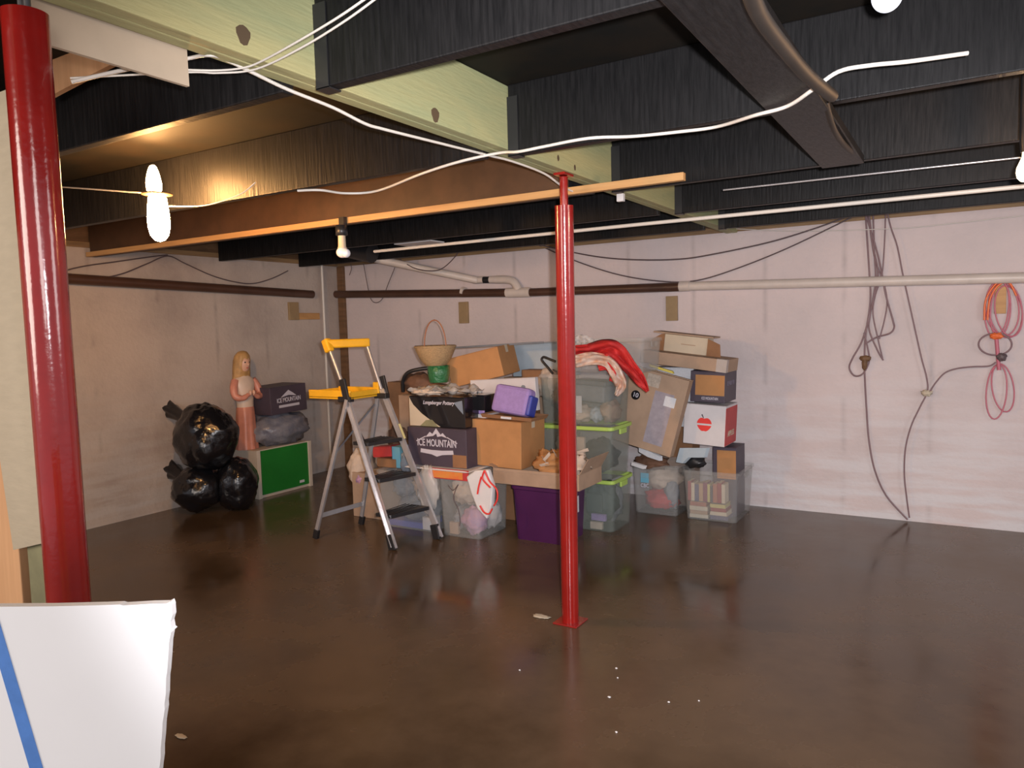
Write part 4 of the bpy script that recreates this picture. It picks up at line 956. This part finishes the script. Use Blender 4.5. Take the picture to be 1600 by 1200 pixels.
carton('cardboard_box', 'brown box against the back wall behind the clothes totes', -2.34, -1.95, 6.13, 6.34, 0, .7, M_card3)

# ------------------------------------------------------------------ left corner: green cabinet, boxes, figure, bags
gc = thing('green_cabinet', 'low cream cabinet with bright green side by the left wall', 'cabinet', (-5.91, 5.04, 0))
MB().box(-.22, .20, -.35, .33, 0, .465).build('carcass', mat('cream_laminate', (.62, .55, .46), .5, var=.06), gc, bevel=.004)
MB().box(.199, .212, -.29, .30, .03, .455).build('green_panel', M_gcab, gc, bevel=.002)
for yy, z_ in ((.30, 0), (-.345, 0)):
    MB().box(.195, .225, yy-.005, yy+.035, 0, .468).build('edge_post', mat('cream_laminate', (.62, .55, .46), .5), gc, bevel=.003)
MB().box(.211, .216, .17, .23, .06, .085).build('small_label', M_lbl, gc)
# wrapped parcels
wr = thing('wrapped_parcel', 'grey blue plastic wrapped parcel on the green cabinet', 'parcel', (-5.86, 5.12, .47))
MB().blob((0, .0, .15), .20, .34, .17, .10, 3, 81, flat=0, crease=.35).build('wrap', mat('grey_wrap', (.24, .24, .27), .25, col2=(.14, .15, .2), scale=9, bump=.5, bscale=18), wr)
ic = carton('printed_box', 'dark water carton on the grey parcel in the far left corner', -6.03, -5.70, 4.90, 5.36, .785, .27, M_dark, rot=(R(2), 0, 0), tape=False)
text_mesh('ICE MOUNTAIN', .06, ic, (.166, .0, .13), M_logo, rot=(PI/2, 0, PI/2), width=.30)
MB().prism([(.1655, -.10, .16), (.1655, -.04, .20), (.1655, 0, .225), (.1655, .05, .195), (.1655, .10, .16), (.1655, 0, .175)], (.001, 0, 0)).build('peak_emblem', M_logo, ic)
MB().box(.165, .1665, -.13, .13, .06, .085).build('ribbon_emblem', M_logo, ic)

# molded figure
fg = thing('plastic_figure', 'tall moulded figure with blond hair and pink skirt standing on the cabinet', 'figure', (-5.90, 4.76, .467))
def sect(z, rx, ry, cx=0, cy=0, fold=0, n=32, k=9):
    return [Vector((cx+rx*(1+fold*math.cos(k*2*PI*i/n))*math.cos(2*PI*i/n), cy+ry*(1+fold*math.cos(k*2*PI*i/n+1))*math.sin(2*PI*i/n), z)) for i in range(n)]
MB().loft([sect(.0, .10, .11, fold=.10), sect(.05, .095, .105, fold=.09), sect(.2, .085, .09, fold=.08), sect(.32, .082, .088, fold=.05), sect(.40, .075, .085), sect(.43, .06, .07)]).build('skirt', M_robe, fg)
MB().loft([sect(.38, .072, .08), sect(.46, .07, .085), sect(.56, .07, .10), sect(.63, .066, .115), sect(.68, .055, .10), sect(.705, .035, .05), sect(.73, .028, .03), sect(.76, .028, .03)]).build('torso', M_robw, fg)
for s_ in (-1, 1):
    arm = MB().tube(smooth_path([(0, s_*.10, .665), (.02, s_*.135, .60), (.045, s_*.14, .52), (.085, s_*.09, .50), (.10, s_*.035, .53)], 5), [.036]*8+[.033]*6+[.026]*4+[.02]*3, 12).build('sleeve', M_robe, fg)
    MB().blob((.108, s_*.02, .545), .018, .014, .026, .05).build('hand', M_skin, fg)
hd = MB().loft([sect(.74, .03, .028, .005), sect(.765, .048, .045, .01), sect(.80, .06, .055, .008), sect(.84, .066, .062, .004), sect(.875, .062, .06), sect(.905, .045, .045), sect(.918, .02, .02)]).blob((.074, 0, .812), .012, .010, .014, 0, nu=10, nv=8).build('head', M_skin, fg)
for s_ in (-1, 1):
    MB().blob((.062, s_*.024, .836), .008, .009, .007, 0, nu=10, nv=8).build('eye', M_blackp, hd)
MB().blob((.058, 0, .782), .008, .016, .005, 0, nu=10, nv=8).build('mouth', M_redprint, hd)
MB().loft([sect(.60, .05, .085, -.035), sect(.68, .06, .092, -.03, fold=.05), sect(.78, .068, .085, -.022, fold=.05), sect(.85, .075, .082, -.012, fold=.04), sect(.90, .066, .07, -.004, fold=.03), sect(.935, .04, .045, 0), sect(.945, .012, .015, 0)]).build('hair', M_hair, fg)

# black bin liners
def liner(label, px, py, Y, rx, ry, rz, seed, knot=None, flat=None):
    c = at(px, py, 'Y', Y); t = thing('bin_bag', label, 'bag', (c.x, Y, 0 if flat == 0 else c.z-rz))
    mb = MB().blob(tuple(c), rx, ry, rz, .09, 1.8, seed, nu=56, nv=36, crease=.09, flat=flat)
    world_child(mb, 'bag_body', M_bag, t)
    if knot:
        k0 = at(knot[0], knot[1], 'Y', Y); k1 = at(knot[2], knot[3], 'Y', Y)
        mb = MB(); n = 20; rings = []
        for i in range(9):
            f = i/8; p = k0.lerp(k1, f); r = .05*(1-f)**.5+.016+.085*f**1.6
            rings.append([p+Vector((math.cos(2*PI*k/n)*r*.6, math.sin(2*PI*k/n)*r*.7, 0)).lerp(Vector((0, math.sin(2*PI*k/n)*r*.8, math.cos(2*PI*k/n)*r)), .7)*(1+.3*f*math.cos(5*2*PI*k/n)) for k in range(n)])
        mb.loft(rings); world_child(mb, 'tied_neck', M_bag, t)
    return t
liner('round black bin bag with tied neck on top of the bag heap', 322, 684, 4.14, .27, .25, .29, 91, knot=(292, 655, 256, 634))
liner('black bin bag at the left bottom of the bag heap', 310, 762, 4.12, .22, .22, .20, 92, flat=0, knot=(290, 748, 264, 731))
liner('black bin bag at the right bottom of the bag heap next to the cabinet', 370, 757, 4.34, .19, .18, .235, 93, flat=0)

# ------------------------------------------------------------------ floor debris
for k, (px, py, s_) in enumerate(((963, 1045, .006), (965, 1060, .004), (952, 1090, .008), (1045, 1098, .006), (1092, 1096, .004), (812, 1048, .005), (963, 1145, .005))):
    tag(MB().blob(tuple(at(px, py, 'Z', 0)+Vector((0, 0, .003))), s_, s_*.7, .003, .3, seed=k, nu=10, nv=6).build('debris_chip', M_whitec), 'tiny white chip lying on the wet floor in the foreground', 'debris', 'tiny white chips on the wet floor')
o = MB().blob(tuple(at(283, 1152, 'Z', 0)+Vector((0, 0, .004))), .03, .012, .003, .2, seed=2).build('leaf_scrap', M_cardp)
tag(o, 'small tan scrap on the floor right of the white drywall', 'scrap')

# ------------------------------------------------------------------ lights
def light(name, kind, loc, energy, col, size=.05, rot=None, **k):
    l = bpy.data.lights.new(name, kind); l.energy = energy; l.color = col
    if kind in ('POINT', 'SPOT'): l.shadow_soft_size = size
    if kind == 'AREA': l.size = size
    for a, b in k.items(): setattr(l, a, b)
    o = bpy.data.objects.new(name, l); COL.objects.link(o); o.location = loc
    if rot is not None: o.rotation_euler = rot
    return o
aim = (Vector((-2.2, 6.0, 1.5))-EYE).normalized()
fl = light('flash', 'SPOT', EYE+upv*.05+rgt*.07, 600, (1, .97, 1), .02, spot_size=R(100), spot_blend=1.0)
fl.rotation_euler = aim.to_track_quat('-Z', 'Y').to_euler()
light('rear_fill', 'POINT', (1.6, -1.8, 2.0), 150, (1, .92, .88), .6)  # unseen fill lamp behind the camera, added to even out the light
light('left_fill', 'POINT', (-2.6, -1.6, 1.9), 230, (1, .86, .76), .7)  # unseen fill lamp, added to lift the left wall, sheet and post
light('right_fill', 'POINT', (2.6, 2.6, 1.9), 105, (1, .92, .90), .6)  # unseen fill lamp beyond the right edge of the view
light('right_bulb_light', 'POINT', (rb.x+.15, rb.y-.25, rb.z-.03), 22, (1, .55, .25), .04)
w = bpy.data.worlds.new('world'); sc.world = w; w.use_nodes = True
w.node_tree.nodes['Background'].inputs[0].default_value = (.82, .82, .92, 1); w.node_tree.nodes['Background'].inputs[1].default_value = .68

vs = sc.view_settings
sc.display_settings.display_device = 'sRGB'
vs.view_transform = 'Standard'; vs.look = 'None'; vs.gamma = 1; vs.use_curve_mapping = False; vs.exposure = 0
